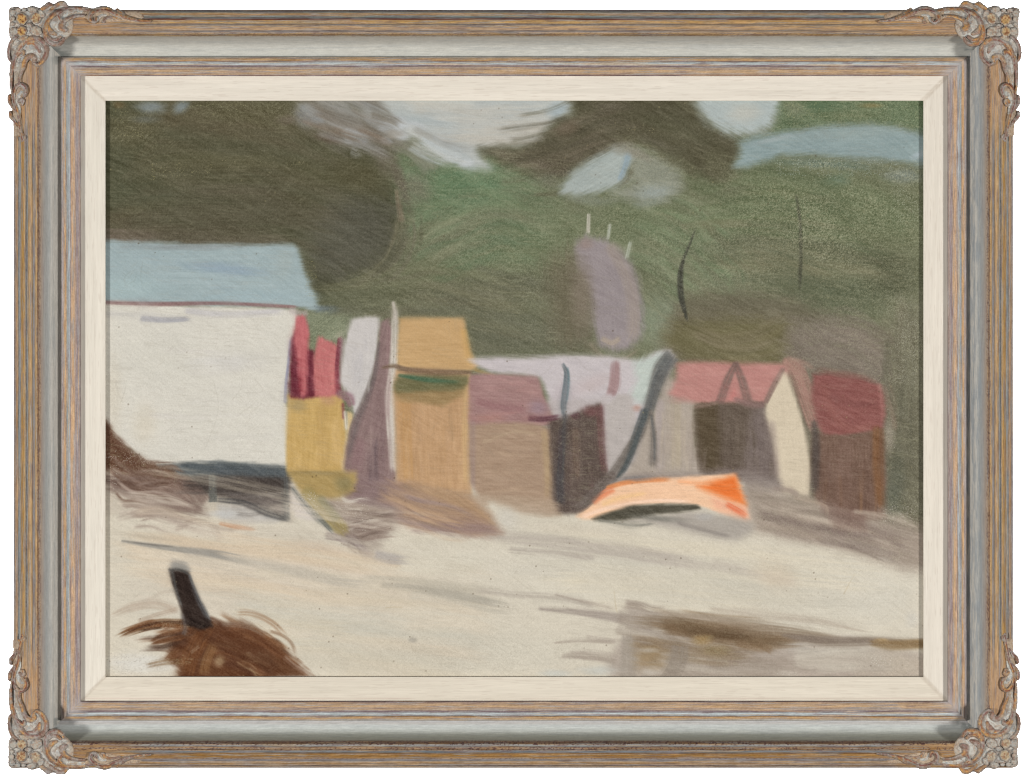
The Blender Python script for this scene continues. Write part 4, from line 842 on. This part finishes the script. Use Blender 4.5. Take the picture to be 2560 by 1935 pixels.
# ------------------------------------------------------------------ the painting
def build_painting(step):
    p = paint_picture(step)
    ny, nx = p.X.shape
    H = -4.2 + p.H * .45 + .5 * fbm(p.X / 300, p.Y / 300, 3)
    co = pos(p.X, p.Y, H).reshape(-1, 3)
    F = grid_faces(ny, nx, flip=True)
    # turned edges and the back
    n0 = len(co); ring = np.concatenate([np.arange(nx), np.arange(1, ny) * nx + nx - 1, (ny - 1) * nx + np.arange(nx - 2, -1, -1), np.arange(ny - 2, 0, -1) * nx])
    back = co[ring].copy(); back[:, 1] = 28 * S
    k = len(ring); i = np.arange(k)
    W = np.stack([ring[i], ring[(i + 1) % k], n0 + (i + 1) % k, n0 + i], axis=1)
    co = np.vstack([co, back, [[0, 28 * S, 0]]]); c = len(co) - 1
    B = np.stack([n0 + i, n0 + (i + 1) % k, np.full(k, c), np.full(k, c)], axis=1)
    col = np.vstack([np.clip(p.C, 0, 255).reshape(-1, 3), np.tile([170, 158, 132.], (k + 1, 1))])
    me_faces = np.vstack([F, W])
    o = make_mesh("oil_painting", co, me_faces, mat_canvas(), col=col)
    o["label"] = "loose oil painting of huts, white house and upturned orange boat on sand"
    o["category"] = "painting"
    return o
build_painting(1.5)

# ------------------------------------------------------------------ the frame
frame = bpy.data.objects.new("picture_frame", None); scene.collection.objects.link(frame)
frame.location = (0, 0, (967.5 - 1925) * S)
frame["label"] = "worn grey and gold carved frame with cream slip around the painting"
frame["category"] = "picture frame"
FO = Vector(frame.location)
def under(o):
    o.parent = frame; o.matrix_parent_inverse.identity(); o.location = -FO
    return o
LF, RT, TP, BT = 34.0, 2532.6, 24.0, 1919.8
SC = dict(left=230 / 228, right=224.6 / 228, top=1.0, bottom=228.3 / 228)
BASE = np.array([(0, 44), (2, 51), (6, 55), (14, 58), (30, 64), (45, 68), (60, 70), (62, 68), (64, 62), (70, 49), (78, 33), (85, 21.5), (90, 16), (96, 12.5), (108, 10.5), (117.4, 9.5),
                 (118, 10), (118.4, 16.5), (119.5, 19), (122, 22), (125, 24.5), (128, 24.4), (130.5, 22.6), (132, 22.2), (134, 25), (137, 25), (139.5, 22.4), (142, 22.6), (152, 24), (161, 22.6), (165.4, 21.4), (166.2, 20), (166.4, 8)])
BEADS = [(8.5, 3.6, 3.4), (24.5, 6.2, 5.5), (41.5, 5.6, 5), (57, 4.4, 4.4)]
def base_h(t): return np.interp(t, BASE[:, 0], BASE[:, 1])
def rail_point(side, t, u):
    l = LF + t * SC['left']; r = RT - t * SC['right']; a = TP + t * SC['top']; b = BT - t * SC['bottom']
    if side == 'top': return l + (r - l) * u, a + 0 * u
    if side == 'bottom': return l + (r - l) * u, b + 0 * u
    if side == 'left': return l + 0 * u, a + (b - a) * u
    return r + 0 * u, a + (b - a) * u

GREY = (190, 188, 178); BLUE = (150, 162, 167); PALE = (196, 204, 204); TAUPE = (168, 158, 144); GOLD = (196, 156, 104); OLDG = (170, 128, 78); BROWN = (146, 112, 84); PURP = (132, 112, 112); RED = (112, 50, 42); TAN = (190, 150, 110)
BANDS = {
 'top': [(0, PURP), (3.5, PURP), (5, (150, 158, 150)), (8, (160, 150, 130)), (10, OLDG), (13.5, OLDG), (15.5, (156, 168, 164)), (21, (160, 170, 166)), (22.5, RED), (24.5, RED), (26, OLDG), (31, (208, 162, 88)),
         (34.5, (205, 165, 110)), (37, (178, 168, 164)), (39.5, (186, 166, 148)), (43, (204, 160, 108)), (50, (198, 162, 122)), (54, (178, 170, 170)), (57, (190, 164, 140)), (60, GOLD), (64, (150, 112, 62)), (67, (176, 168, 154)), (74, (186, 181, 170)), (90, (196, 194, 184)), (112, (200, 200, 191)), (117, (176, 178, 172))],
 'bottom': [(0, (176, 150, 126)), (5, (186, 156, 126)), (6.5, (90, 68, 56)), (8, (186, 156, 126)), (11, OLDG), (15, (186, 146, 98)), (18, (160, 158, 160)), (22.5, (162, 150, 148)), (25, (170, 120, 62)), (32, (176, 124, 50)), (37, (150, 106, 62)), (39.5, (110, 122, 132)), (42.5, (128, 136, 142)),
            (45, (164, 126, 82)), (52, (150, 116, 84)), (54.5, (150, 160, 164)), (58, (172, 168, 160)), (60.5, (150, 112, 76)), (65, (132, 92, 66)), (67.5, (140, 130, 112)), (70, (160, 160, 144)), (82, (172, 174, 160)), (90, (192, 196, 188)), (106, (196, 202, 200)), (112, (188, 184, 180)), (117, (184, 184, 186))],
 'left': [(0, PURP), (3, (150, 146, 146)), (5.5, (190, 148, 104)), (10, (176, 132, 90)), (12, (146, 156, 158)), (16.5, (152, 162, 164)), (18, (176, 138, 94)), (20, (196, 148, 82)), (24, (188, 136, 56)), (28, (200, 160, 104)), (30.5, (156, 150, 144)), (35, (146, 154, 158)), (36.5, (196, 154, 98)),
          (41, (206, 164, 110)), (46, (204, 158, 98)), (48, (152, 150, 150)), (52, (160, 154, 152)), (53.5, (204, 160, 100)), (57, (208, 164, 104)), (60.5, (150, 108, 74)), (63, (196, 164, 132)), (70, (180, 162, 144)), (75, (174, 168, 160)), (82, (170, 171, 168)), (88, (188, 188, 182)), (94, (210, 205, 194)), (117, (213, 206, 193))],
}
BANDS['right'] = [(t, c) for t, c in BANDS['left']]
INNER_H = [(118, (168, 164, 156)), (120, (190, 178, 164)), (122.5, (190, 156, 116)), (126, (196, 150, 92)), (128.6, (150, 110, 70)), (129.8, (104, 84, 84)), (131.2, (160, 170, 170)), (134, (190, 200, 202)), (138, (178, 186, 188)), (139.6, (140, 120, 122)), (141.4, (106, 88, 96)), (144, (158, 136, 122)),
           (147, (180, 152, 122)), (149, (154, 124, 104)), (152, (198, 160, 116)), (160, (176, 142, 108)), (163, (160, 130, 110)), (165.2, (108, 84, 84)), (166.4, (120, 96, 90))]
INNER_V = [(118, (176, 166, 164)), (122.5, (170, 158, 158)), (124.5, (192, 152, 112)), (129, (206, 156, 100)), (131, (160, 146, 134)), (132, (146, 156, 158)), (135.4, (164, 174, 176)), (136, (140, 150, 154)), (138, (196, 206, 210)), (140, (186, 190, 196)), (141, (140, 116, 104)), (144, (204, 162, 122)), (150, (196, 156, 116)),
           (153, (170, 142, 124)), (157, (150, 134, 140)), (163, (174, 148, 132)), (165, (130, 112, 112)), (166.4, (130, 112, 104))]
def calm(c, k=.8):
    c = np.asarray(c, float); g = c @ np.array([.3, .59, .11]); return g[..., None] + (c - g[..., None]) * k
def band_col(tab, t):
    T = [a for a, _ in tab]; C = calm(np.array([c for _, c in tab], float))
    return np.stack([np.interp(t, T, C[:, k]) for k in range(3)], axis=-1)


def build_rail(side):
    horiz = side in ('top', 'bottom'); seed = dict(top=11, bottom=23, left=37, right=53)[side]
    ts = np.concatenate([np.arange(0, 62, 1.1), np.arange(62, 117, 1.8), np.array([117.4, 118, 118.4, 119.5]), np.arange(120.4, 165, 1.2), np.array([165.4, 166.2, 166.4])])
    nu = 900 if horiz else 660
    u = np.linspace(0, 1, nu)
    T, U = np.meshgrid(ts, u, indexing='ij')
    PX, PY = rail_point(side, T, U)
    A = (PX if horiz else PY)                                 # position along the rail
    lo, hi = (LF, RT) if horiz else (TP, BT)
    e = np.minimum(A - lo, hi - A)                            # distance from the corner
    fade = smooth((e - 210) / 150.0)
    H = base_h(T)
    for c, w, a in BEADS: H = H + a * fade * np.clip(1 - ((T - c) / w) ** 2, 0, 1) ** .5
    wob = (fbm(A / 160, T / 20, seed, 2) - .5)
    H = H + wob * .9 + (vnoise(A / 9, T / 3, seed + 1) - .5) * .55 * (T < 110)
    Tw = T + wob * 1.6 + (vnoise(A / 18, T / 2, seed + 2) - .5) * .9
    C = np.where((T < 117.8)[..., None], band_col(BANDS[side], Tw), band_col(INNER_H if horiz else INNER_V, Tw))
    if side == 'top':                                        # towards the right end the rail is more gilded
        C = mixc(C, GOLD, .35 * smooth((U - .5) * 3) * ((T > 26) & (T < 64)))
    # plain gilded cove under the carving
    pl = (1 - fade) * smooth((62 - T) / 4)
    C = mixc(C, TAN if side != 'bottom' else (176, 134, 86), pl * .85)
    s1 = fbm(A / 70, T / 1.7, seed + 3, 3); s2 = fbm(A / 46, T / 2.4, seed + 4, 3); s3 = fbm(A / 110, T / 3, seed + 5, 2)
    worn = ((T < 66) | (T > 118)).astype(float); cove = 1 - worn
    C = mixc(C, (158, 154, 154), .7 * worn * smooth((s1 - .52) * 6))
    C = mixc(C, PURP, .5 * worn * smooth((s2 - .58) * 6))
    C = mixc(C, (206, 168, 124), .45 * worn * smooth((s3 - .58) * 6) * (T < 166))
    blue = cove * smooth((s3 - .5) * 5) * smooth((T - 70) / 8) * smooth((108 - T) / 8)
    C = mixc(C, (168, 172, 172), (.4 if not horiz else .28) * blue)
    if side == 'right': C = mixc(C, (140, 150, 160), .45 * cove * smooth((s2 - .42) * 5) * smooth((T - 76) / 8))
    if side in ('left', 'right'): C = mixc(C, (150, 138, 140), .35 * cove * smooth((s1 - .5) * 5) * smooth((84 - T) / 10))
    sp = vnoise(A / 2.6, T / 2.0, seed + 6)
    k = dict(top=.35, bottom=.9, left=.45, right=.5)[side]
    spm = np.exp(-((T - 64) / 4) ** 2) + np.exp(-((T - 48) / 5) ** 2) * (.9 if side == 'bottom' else .25) + np.exp(-((T - 23.5) / 2.6) ** 2) * .5 + np.exp(-((T - 59) / 2.6) ** 2) * .8
    C = mixc(C, (74, 46, 44), np.clip(k * spm * smooth((sp - .56) * 6), 0, .85))
    C = C + ((sp - .5) * (9 + 12 * worn) + (fbm(A / 30, T / 1.4, seed + 8, 2) - .5) * (10 + 26 * worn))[..., None]
    # rubbed corners of the inner moulding
    rub = smooth((34 - (e - T)) / 34) * (T > 118)
    C = mixc(C, (176, 168, 166), rub * (.35 + .5 * vnoise(PX / 7, PY / 7, seed + 9)))
    smx = smooth((46 - (e - T)) / 40) * ((T > 84) & (T < 118)) * smooth((fbm(PX / 16, PY / 12, seed + 10) - .5) * 6)
    C = mixc(C, (120, 126, 124), smx * .6)
    C = C * (1 - .07 * smooth((66 - T) / 3) - (.035 if horiz else 0) * cove)[..., None]
    # old dirt in hollows and worn dark patches
    C = mixc(C, (104, 86, 74), (.3 if horiz else .18) * worn * (T < 66) * smooth((fbm(A / 22, T / 1.6, seed + 12, 3) - .55) * 6))
    G = np.clip((C[..., 0] - C[..., 2] - 48) / 60, 0, 1) * (T < 166)
    co = pos(PX, PY, H)
    # back of the rail: down the outer side, across the back, up inside the rabbet
    tail = [(165.9, -12), (120, -30), (60, -34), (1.5, -34), (0, 0)]
    rows = [co]; cols = [np.clip(C, 0, 255)]; gs = [G]
    for (t, h) in tail:
        x, y = rail_point(side, np.full(nu, float(t)), u)
        rows.append(pos(x, y, np.full(nu, float(h)))[None]); cols.append(np.tile([132, 116, 104.], (1, nu, 1))); gs.append(np.zeros((1, nu)))
    co = np.vstack(rows); nr = co.shape[0]
    F = grid_faces(nr, nu, wrap=True, flip=side in ('top', 'right'))
    o = make_mesh("moulding_rail", co, F, M_h if horiz else M_v, col=np.vstack(cols), gilt=np.vstack(gs))
    return under(o)
for s_ in ('top', 'bottom', 'left', 'right'): build_rail(s_)

def build_liner(side):
    horiz = side in ('top', 'bottom'); seed = dict(top=111, bottom=123, left=137, right=153)[side]
    prof = [(158, -11), (158, 7), (163, 9.4), (167, 9.6)] + [(t, 9.6 - (t - 167) * .012) for t in np.arange(169, 225, 1.6)] + [(225.4, 8.8), (226.8, 8.2), (227.7, 7), (228, 5.4), (228, -1.5), (220, -1.5), (220, -11)]
    ts = np.array([p_[0] for p_ in prof]); hs = np.array([p_[1] for p_ in prof]); nu = 800 if horiz else 600; u = np.linspace(0, 1, nu)
    T, U = np.meshgrid(ts, u, indexing='ij'); H = np.repeat(hs[:, None], nu, 1)
    PX, PY = rail_point(side, T, U); A = PX if horiz else PY; lo, hi = (LF, RT) if horiz else (TP, BT); e = np.minimum(A - lo, hi - A) - T
    c0 = dict(top=(229, 221, 208), bottom=(222, 213, 197), left=(228, 221, 208), right=(227, 219, 206))[side]
    C = np.tile(np.array(c0, float), PX.shape + (1,))
    g1 = fbm(A / 90, T / 1.6, seed, 3) - .5; g2 = fbm(A / 260, T / 9, seed + 1, 2) - .5; g3 = fbm(A / 34, T / 1.3, seed + 2, 2)
    C = C + (g1 * 9)[..., None] * np.array([1, 1.05, 1.1]) + (g2 * 14)[..., None]
    C = mixc(C, (176, 160, 146), .18 * smooth((g3 - .66) * 8))
    C = mixc(C, (196, 172, 160), .5 * np.exp(-((T - 174) / 1.0) ** 2) * smooth((fbm(A / 200, T / 8, seed + 4) - .36) * 6) * (1 if side == 'bottom' else .2))
    C = mixc(C, (232, 224, 210), .5 * (T > 224) * (H > 4))
    rub = smooth((10 - e) / 8)
    C = mixc(C, (196, 184, 168), rub * (.25 + .5 * vnoise(PX / 6, PY / 6, seed + 5)))
    H = H + (g2 * .4 + g1 * .08) * (T > 160) * (T < 225)
    F = grid_faces(len(ts), nu, wrap=True, flip=side in ('top', 'right'))
    o = make_mesh("slip_rail", pos(PX, PY, H), F, M_lh if horiz else M_lv, col=np.clip(C, 0, 255), gilt=np.zeros(PX.shape))
    o["label"] = "flat cream painted inner slip"
    return under(o)
for s_ in ('top', 'bottom', 'left', 'right'): build_liner(s_)

# ------------------------------------------------------------------ carved corners, drawn once in upper left coordinates
K1 = 1 / 9.29; K2 = 1 / 4.645
def z1(*p): return [(x * K1, y * K1) for x, y in p]
def z1b(*p): return [(x * K1, 180 + y * K1) for x, y in p]
def z2(*p): return [(x * K2, y * K2) for x, y in p]
OUT_TOP = z1((220, 190), (400, 163), (480, 200), (560, 182), (640, 188), (740, 135), (850, 160), (962, 196), (1030, 150), (1090, 98), (1170, 88), (1250, 88), (1320, 64), (1400, 56), (1490, 72), (1590, 168)) + \
    z2((860, 90), (1000, 92), (1110, 102), (1170, 80), (1240, 80), (1285, 98), (1320, 128), (1352, 128), (1362, 106), (1420, 118), (1500, 122), (1620, 130))
OUT_LEFT = z1((205, 370), (228, 480), (222, 600), (203, 680), (222, 850), (262, 930), (205, 1050), (183, 1220), (203, 1390), (250, 1460), (258, 1600)) + \
    z1b((250, 120), (262, 330), (285, 450), (200, 550), (208, 720), (262, 840), (290, 880), (222, 920), (238, 1040), (310, 1180), (322, 1400), (330, 1500))
BODY = OUT_TOP + z2((1700, 250), (1560, 262), (1400, 246), (1240, 262), (1110, 262), (1050, 258), (980, 210), (860, 215), (860, 300), (840, 375), (800, 430), (760, 465), (720, 500), (670, 522), (610, 520), (560, 500),
    (552, 560), (545, 640), (500, 730), (445, 778), (400, 762), (372, 720), (330, 700), (280, 740), (262, 830), (250, 970), (295, 1010), (300, 1100), (265, 1150), (268, 1210), (235, 1260), (262, 1400), (290, 1500), (285, 1580), (262, 1620), (230, 1590)) + OUT_LEFT[::-1]

# ridges: kind, points, radii, height, accent
SCROLL_TOP = [
 ('r', z1((1951, 272), (1700, 285), (1530, 345), (1400, 470), (1330, 580), (1330, 700), (1400, 800), (1500, 830)), [5, 5.5, 6.5, 7, 7, 7, 6, 4], 4, -1),
 ('r', z1((1951, 195), (1640, 205), (1470, 225), (1300, 305), (1180, 400), (1095, 520), (1050, 680), (1065, 850), (1130, 960), (1260, 1020), (1370, 1015), (1450, 960), (1480, 890)), [4, 5, 6, 6, 6, 5.5, 6, 7, 7, 6, 5.5, 5, 3], 13, .55),
 ('r', z1((1951, 350), (1750, 370), (1600, 425), (1490, 490), (1440, 570), (1440, 650), (1500, 690)), [3.5, 4.5, 5.5, 6.5, 8, 9, 7], 11, .35),
 ('r', z1((1500, 230), (1410, 300), (1370, 370), (1410, 450)), [4, 5, 5, 4], 12, .8),
 ('r', z1((1110, 520), (1120, 640), (1190, 740), (1290, 790)), [4, 6, 8, 5], 9, .35),
 ('r', z1((1120, 850), (1200, 915), (1310, 920), (1400, 860)), [4, 5, 5, 4], 10, .5),
 ('r', z1((970, 215), (1060, 160), (1130, 110), (1190, 110)), [5, 6, 6, 4], 7, .3),
 ('r', z1((1180, 240), (1280, 150), (1390, 85), (1480, 90), (1560, 160)), [4, 5, 6, 6, 4], 8, .3),
]
SCROLL_SIDE = [
 ('r', z1b((350, 380), (350, 120)) + z1((385, 1560), (450, 1420), (560, 1270), (700, 1200), (850, 1270), (900, 1380)), [3, 4, 5.5, 6.5, 7, 7, 7, 4], 4, -1),
 ('r', z1b((290, 480), (265, 300), (265, 120), (270, 0)) + z1((300, 1500), (345, 1330), (430, 1150), (530, 1010), (680, 905), (850, 895), (980, 960), (1060, 1060), (1080, 1180), (1050, 1310), (980, 1420), (880, 1500), (790, 1460)), [3, 4, 4.5, 5, 5.5, 6, 6.5, 7, 7, 7, 7, 6.5, 6, 6, 6, 5, 3], 13, .6),
 ('r', z1b((440, 260), (450, 100)) + z1((520, 1600), (560, 1440), (640, 1330), (730, 1300), (800, 1350), (790, 1420)), [3, 4, 5, 6, 7, 7.5, 7, 5], 11, .35),
 ('r', z1((650, 1000), (780, 990), (880, 1090), (920, 1200)), [5, 7, 8, 4], 8, .5),
 ('r', z1((400, 1300), (460, 1230), (530, 1200), (545, 1260)), [3, 5, 6, 4], 13, .7),
 ('r', z1((380, 860), (290, 940), (225, 1070), (205, 1220), (225, 1370), (270, 1430)), [4, 4.5, 4, 4, 4, 3], 9, .6),
]
TENDRIL_TOP = [
 ('r', z2((1090, 245), (1130, 225), (1170, 180), (1230, 175)), [4, 5, 5, 3], 5, -1),
 ('r', z2((800, 100), (930, 96), (1060, 118), (1110, 130)), [5, 5, 4, 3], 10, .5),
 ('r', z2((1120, 205), (1105, 250), (1060, 240), (1042, 190), (1075, 140), (1160, 105), (1250, 108), (1330, 150), (1450, 195), (1600, 232), (1740, 242)), [3, 4.5, 5, 5, 5.5, 6, 6, 6, 5, 4, 3], 12, .75),
 ('r', z2((1200, 250), (1225, 212), (1300, 200), (1400, 222)), [4, 4.5, 4, 2.5], 7, .4),
 ('r', z2((1362, 112), (1410, 150), (1480, 192), (1590, 222)), [3.5, 4, 4, 3], 9, .6),
]
TENDRIL_SIDE = [
 ('r', z1b((500, 470), (430, 560), (400, 700), (440, 850), (450, 950)), [5, 6, 5, 4, 3], 5, -1),
 ('r', z1b((560, 560), (595, 440), (560, 340), (470, 290), (390, 330), (330, 430), (315, 560), (330, 700), (385, 860), (425, 1000), (445, 1180), (480, 1360), (520, 1540)), [3.5, 5, 5.5, 5.5, 5.5, 5, 4.5, 4, 4, 3.5, 3, 3.5, 4], 12, .9),
 ('r', z1b((440, 690), (490, 640), (530, 670), (510, 760)), [4, 4.5, 4.5, 3], 8, .6),
 ('r', z1b((225, 560), (235, 690), (290, 790), (370, 900)), [4, 5, 4.5, 3], 8, .7),
 ('r', z1b((240, 940), (262, 1030), (320, 1110), (400, 1240)), [4, 5.5, 5, 3], 8, .8),
 ('r', z1b((450, 1480), (520, 1450), (560, 1520), (520, 1600)), [3, 4, 4.5, 3], 7, .6),
]
FLOWER = [  # kind, centre, rx, ry, angle, height, dimple, gilding
 ('p', (31, 31), 9, 9, 0, 5, .2, .1), ('p', (45, 24.5), 8, 7, 0, 5, .3, .1), ('p', (60, 24.5), 7, 5.5, 0, 5, .3, .05), ('p', (80, 24), 13, 8.5, 10, 6, .4, .12), ('p', (30, 47), 8, 8, 0, 5, .3, .15),
 ('p', (30.5, 60), 7, 6, 0, 5, .2, .1), ('p', (34, 79), 11, 12, 0, 6, .35, .12), ('p', (104, 34), 12, 7, 60, 5, .5, .1), ('p', (58, 96), 15, 7, -20, 5, .2, .3),
 ('p', (54.5, 47), 15, 17, -25, 12, .55, 1), ('p', (90, 45), 14, 17, 20, 11, .6, .6), ('p', (54, 78), 14, 15, 10, 11, .5, .85), ('p', (90, 77), 17, 14, 30, 8, .5, .18), ('p', (72.5, 63.5), 7.5, 7.5, 0, 14, .5, .05),
]
def relief(name, prims, X, Y, fx, fy, seed, parent, body=None, tone=None):
    """height field over a fine grid; every primitive is a rounded ridge or a cupped petal"""
    t = np.minimum(X - 34, Y - 24)
    under_h = np.where(t < 62, base_h(np.clip(t, 0, 61)), base_h(61.0)) + 3.0
    under_h = np.where(t < 0, base_h(0) + 3 + 0 * t, under_h)
    cr_ = smooth((125 - np.hypot(X - 24, Y - 18)) / 45); under_h = under_h * (1 - cr_) + np.maximum(under_h, 66) * cr_
    Hh = np.full(X.shape, -1e3); C = np.zeros(X.shape + (3,)); G = np.zeros(X.shape)
    n1 = fbm(X / 9, Y / 9, seed, 3); n2 = fbm(X / 4, Y / 4, seed + 1, 2); n3 = vnoise(X / 2.2, Y / 2.2, seed + 2)
    if body is not None:
        sd = sd_poly(X, Y, spline(body, True, 3)); m = sd > 0
        Hh = np.where(m, under_h + 1.5 - 5 * np.exp(-np.clip(sd, 0, 50) / 3.0) + (n1 - .5) * 3, Hh)
        C[:] = (186, 180, 169)
        C = mixc(C, (150, 158, 162), .5 * smooth((n1 - .5) * 5)); C = mixc(C, (160, 132, 112), .5 * smooth((n2 - .52) * 6)); C = mixc(C, (198, 196, 190), .6 * smooth((vnoise(X / 11, Y / 11, seed + 19) - .5) * 6))
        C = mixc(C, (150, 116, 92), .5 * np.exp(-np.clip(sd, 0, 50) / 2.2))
        arm = smooth((np.maximum(X, Y * 1.0) - 150) / 60)              # thin out into the gilded rail
        C = mixc(C, (190, 152, 112), arm * .45)
    for pr in prims:
        if pr[0] == 'r':
            P = spline(pr[1], False, 5); W = np.interp(np.linspace(0, 1, len(P)), np.linspace(0, 1, len(pr[2])), pr[2])
            d, cr, al, wv, L = line_field(X, Y, P, W * 1.1 + .4)
            q = d / wv; m = q < 1
            prof = np.sqrt(np.clip(1 - q * q, 0, 1)); hh = under_h - 2 + pr[3] * .9 * prof + (n2 - .5) * 1.6
            upd = m & (hh > Hh)
            side = cr / wv
            c = np.tile(np.array([150., 126, 112]), X.shape + (1,))
            big = fbm(X / 24, Y / 24, seed + 7, 2)
            c = mixc(c, (174, 166, 158), .8 * smooth((n1 - .36) * 4))
            c = mixc(c, (202, 152, 88), .95 * smooth((prof - .62) * 3) * smooth((big - .36) * 3.5) * (.35 + .65 * smooth((n2 - .35) * 4)))
            c = mixc(c, (168, 164, 160), .55 * smooth((vnoise(X / 13, Y / 13, seed + 17) - .56) * 7))
            c = mixc(c, (106, 46, 40), max(pr[4], 0) * np.exp(-((side - .25) / .28) ** 2) * smooth((n2 - .34) * 4))
            c = mixc(c, (182, 178, 170), .5 * smooth((q - .74) * 5) * n2)
            if pr[4] < 0:
                c = np.tile(np.array([200., 200, 192]), X.shape + (1,)); c = mixc(c, (160, 170, 176), .5 * smooth((n1 - .5) * 6)); c = mixc(c, (160, 132, 116), .35 * smooth((n2 - .56) * 6))
            g = (pr[4] >= 0) * smooth((prof - .5) * 2.5) * .8 * (1 - smooth((n1 - .56) * 6))
        else:
            _, (cx, cy), rx, ry, an, hgt, dim, gl = pr
            r = math.radians(an); dx = X - cx; dy = Y - cy; Ux = dx * math.cos(r) + dy * math.sin(r); Vy = -dx * math.sin(r) + dy * math.cos(r)
            q = np.sqrt((Ux / rx) ** 2 + (Vy / ry) ** 2); q = q + .05 * np.sin(np.arctan2(Vy, Ux) * 7 + seed) * (q > .4); m = q < 1
            hh = under_h + hgt * (np.sqrt(np.clip(1 - q * q, 0, 1)) - dim * np.exp(-(q / .5) ** 2)) * (1.9 if hgt < 8 else 1.15) + (n2 - .5) * 2
            upd = m & (hh > Hh)
            c = np.tile(np.array([180., 176, 168]), X.shape + (1,))
            c = mixc(c, (150, 158, 164), .4 * smooth((n1 - .5) * 6)); c = mixc(c, (166, 136, 118), .5 * smooth((n2 - .5) * 5))
            c = mixc(c, (206, 152, 72), gl * smooth((.9 - q) * 3) * (.5 + .5 * n1)); c = mixc(c, (98, 44, 24), gl * .8 * smooth((n2 - .52) * 7) * (q < .8)); c = mixc(c, (118, 100, 88), .6 * smooth((q - .8) * 6))  # last mix darkens petal rims: relief shading painted into the colour
            g = gl * smooth((.9 - q) * 3)
        Hh = np.where(upd, hh, Hh); C = np.where(upd[..., None], c, C); G = np.where(upd, g, G)
    C = (C * .98) + ((n3 - .5) * 26 + (n2 - .5) * 22)[..., None]
    C = mixc(C, (96, 70, 60), .3 * smooth((fbm(X / 5, Y / 5, seed + 23, 3) - .58) * 7))
    m = Hh > -500
    if not m.any(): return
    near = m.copy()
    for ax, sh in ((0, 1), (0, -1), (1, 1), (1, -1)): near |= np.roll(m, sh, ax)
    skirt = near & ~m
    low = np.where(t < 2, -10.0, np.where(t < 60, under_h - 9, 16.0 if body is not None else 56.0))
    Hn = Hh.copy(); Cn = C
    # neighbours' colour for the skirt
    for ax, sh in ((0, 1), (0, -1), (1, 1), (1, -1)):
        r = np.roll(m, sh, ax) & skirt; Cn = np.where(r[..., None], np.roll(C, sh, ax), Cn)
    Hn = np.where(skirt, low, Hn)
    idx = -np.ones(X.shape, int); idx[near] = np.arange(near.sum())
    a, b, c_, d_ = idx[:-1, :-1], idx[:-1, 1:], idx[1:, 1:], idx[1:, :-1]
    ok = (a >= 0) & (b >= 0) & (c_ >= 0) & (d_ >= 0)
    F = np.stack([a[ok], d_[ok], c_[ok], b[ok]], axis=1)
    mirror = (fx is not None) ^ (fy is not None)
    if mirror: F = F[:, ::-1]
    XX = X[near]; YY = Y[near]
    if fx is not None: XX = fx - XX
    if fy is not None: YY = fy - YY
    if tone is not None: Cn = Cn * np.array(tone)
    o = make_mesh(name, pos(XX, YY, Hn[near]), F, M_orn, col=np.clip(Cn[near], 0, 255), gilt=G[near])
    return o
STEP = 1.45
def window(prims, m=12, body=None):
    P = []
    for q in prims:
        if q[0] == 'r': P += list(q[1])
        else: P += [(q[1][0] - q[2] - 3, q[1][1] - q[3] - 3), (q[1][0] + q[2] + 3, q[1][1] + q[3] + 3)]
    if body: P += list(body)
    P = np.array(P); a = np.arange(P[:, 0].min() - m, P[:, 0].max() + m, STEP); b = np.arange(P[:, 1].min() - m, P[:, 1].max() + m, STEP)
    return np.meshgrid(a, b)
for (fx, fy, seed, wr) in ((None, None, 201, 0), (2570, None, 231, 1.4), (None, 1939, 261, 2.6), (2568, 1937, 291, 3.9)):
    jig = lambda pts: [(x + 1.5 * math.sin(wr * 3 + y / 23 + x / 41), y + 1.5 * math.sin(wr * 5 + x / 27 - y / 37)) if wr else (x, y) for x, y in pts]
    jp = lambda prims: [(q[0], jig(q[1]) if q[0] == 'r' else jig([q[1]])[0]) + tuple(q[2:]) for q in prims]
    bd = jig(BODY)
    tn = (1, 1, 1); gk = {201: 1, 231: .8, 261: .6, 291: .45}[seed]
    X, Y = window([], 10, bd)
    body = relief("corner_ornament", [], X, Y, fx, fy, seed, None, body=bd, tone=tn); under(body)
    body["label"] = dict([(201, "carved ornament of the upper left corner"), (231, "carved ornament of the upper right corner"), (261, "carved ornament of the lower left corner"), (291, "carved ornament of the lower right corner")])[seed]
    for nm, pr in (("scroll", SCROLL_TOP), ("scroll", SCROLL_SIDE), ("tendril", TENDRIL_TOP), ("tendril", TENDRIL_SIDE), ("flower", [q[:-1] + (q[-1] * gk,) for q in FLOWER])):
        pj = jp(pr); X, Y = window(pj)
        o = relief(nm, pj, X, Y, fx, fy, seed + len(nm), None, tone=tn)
        o.parent = body
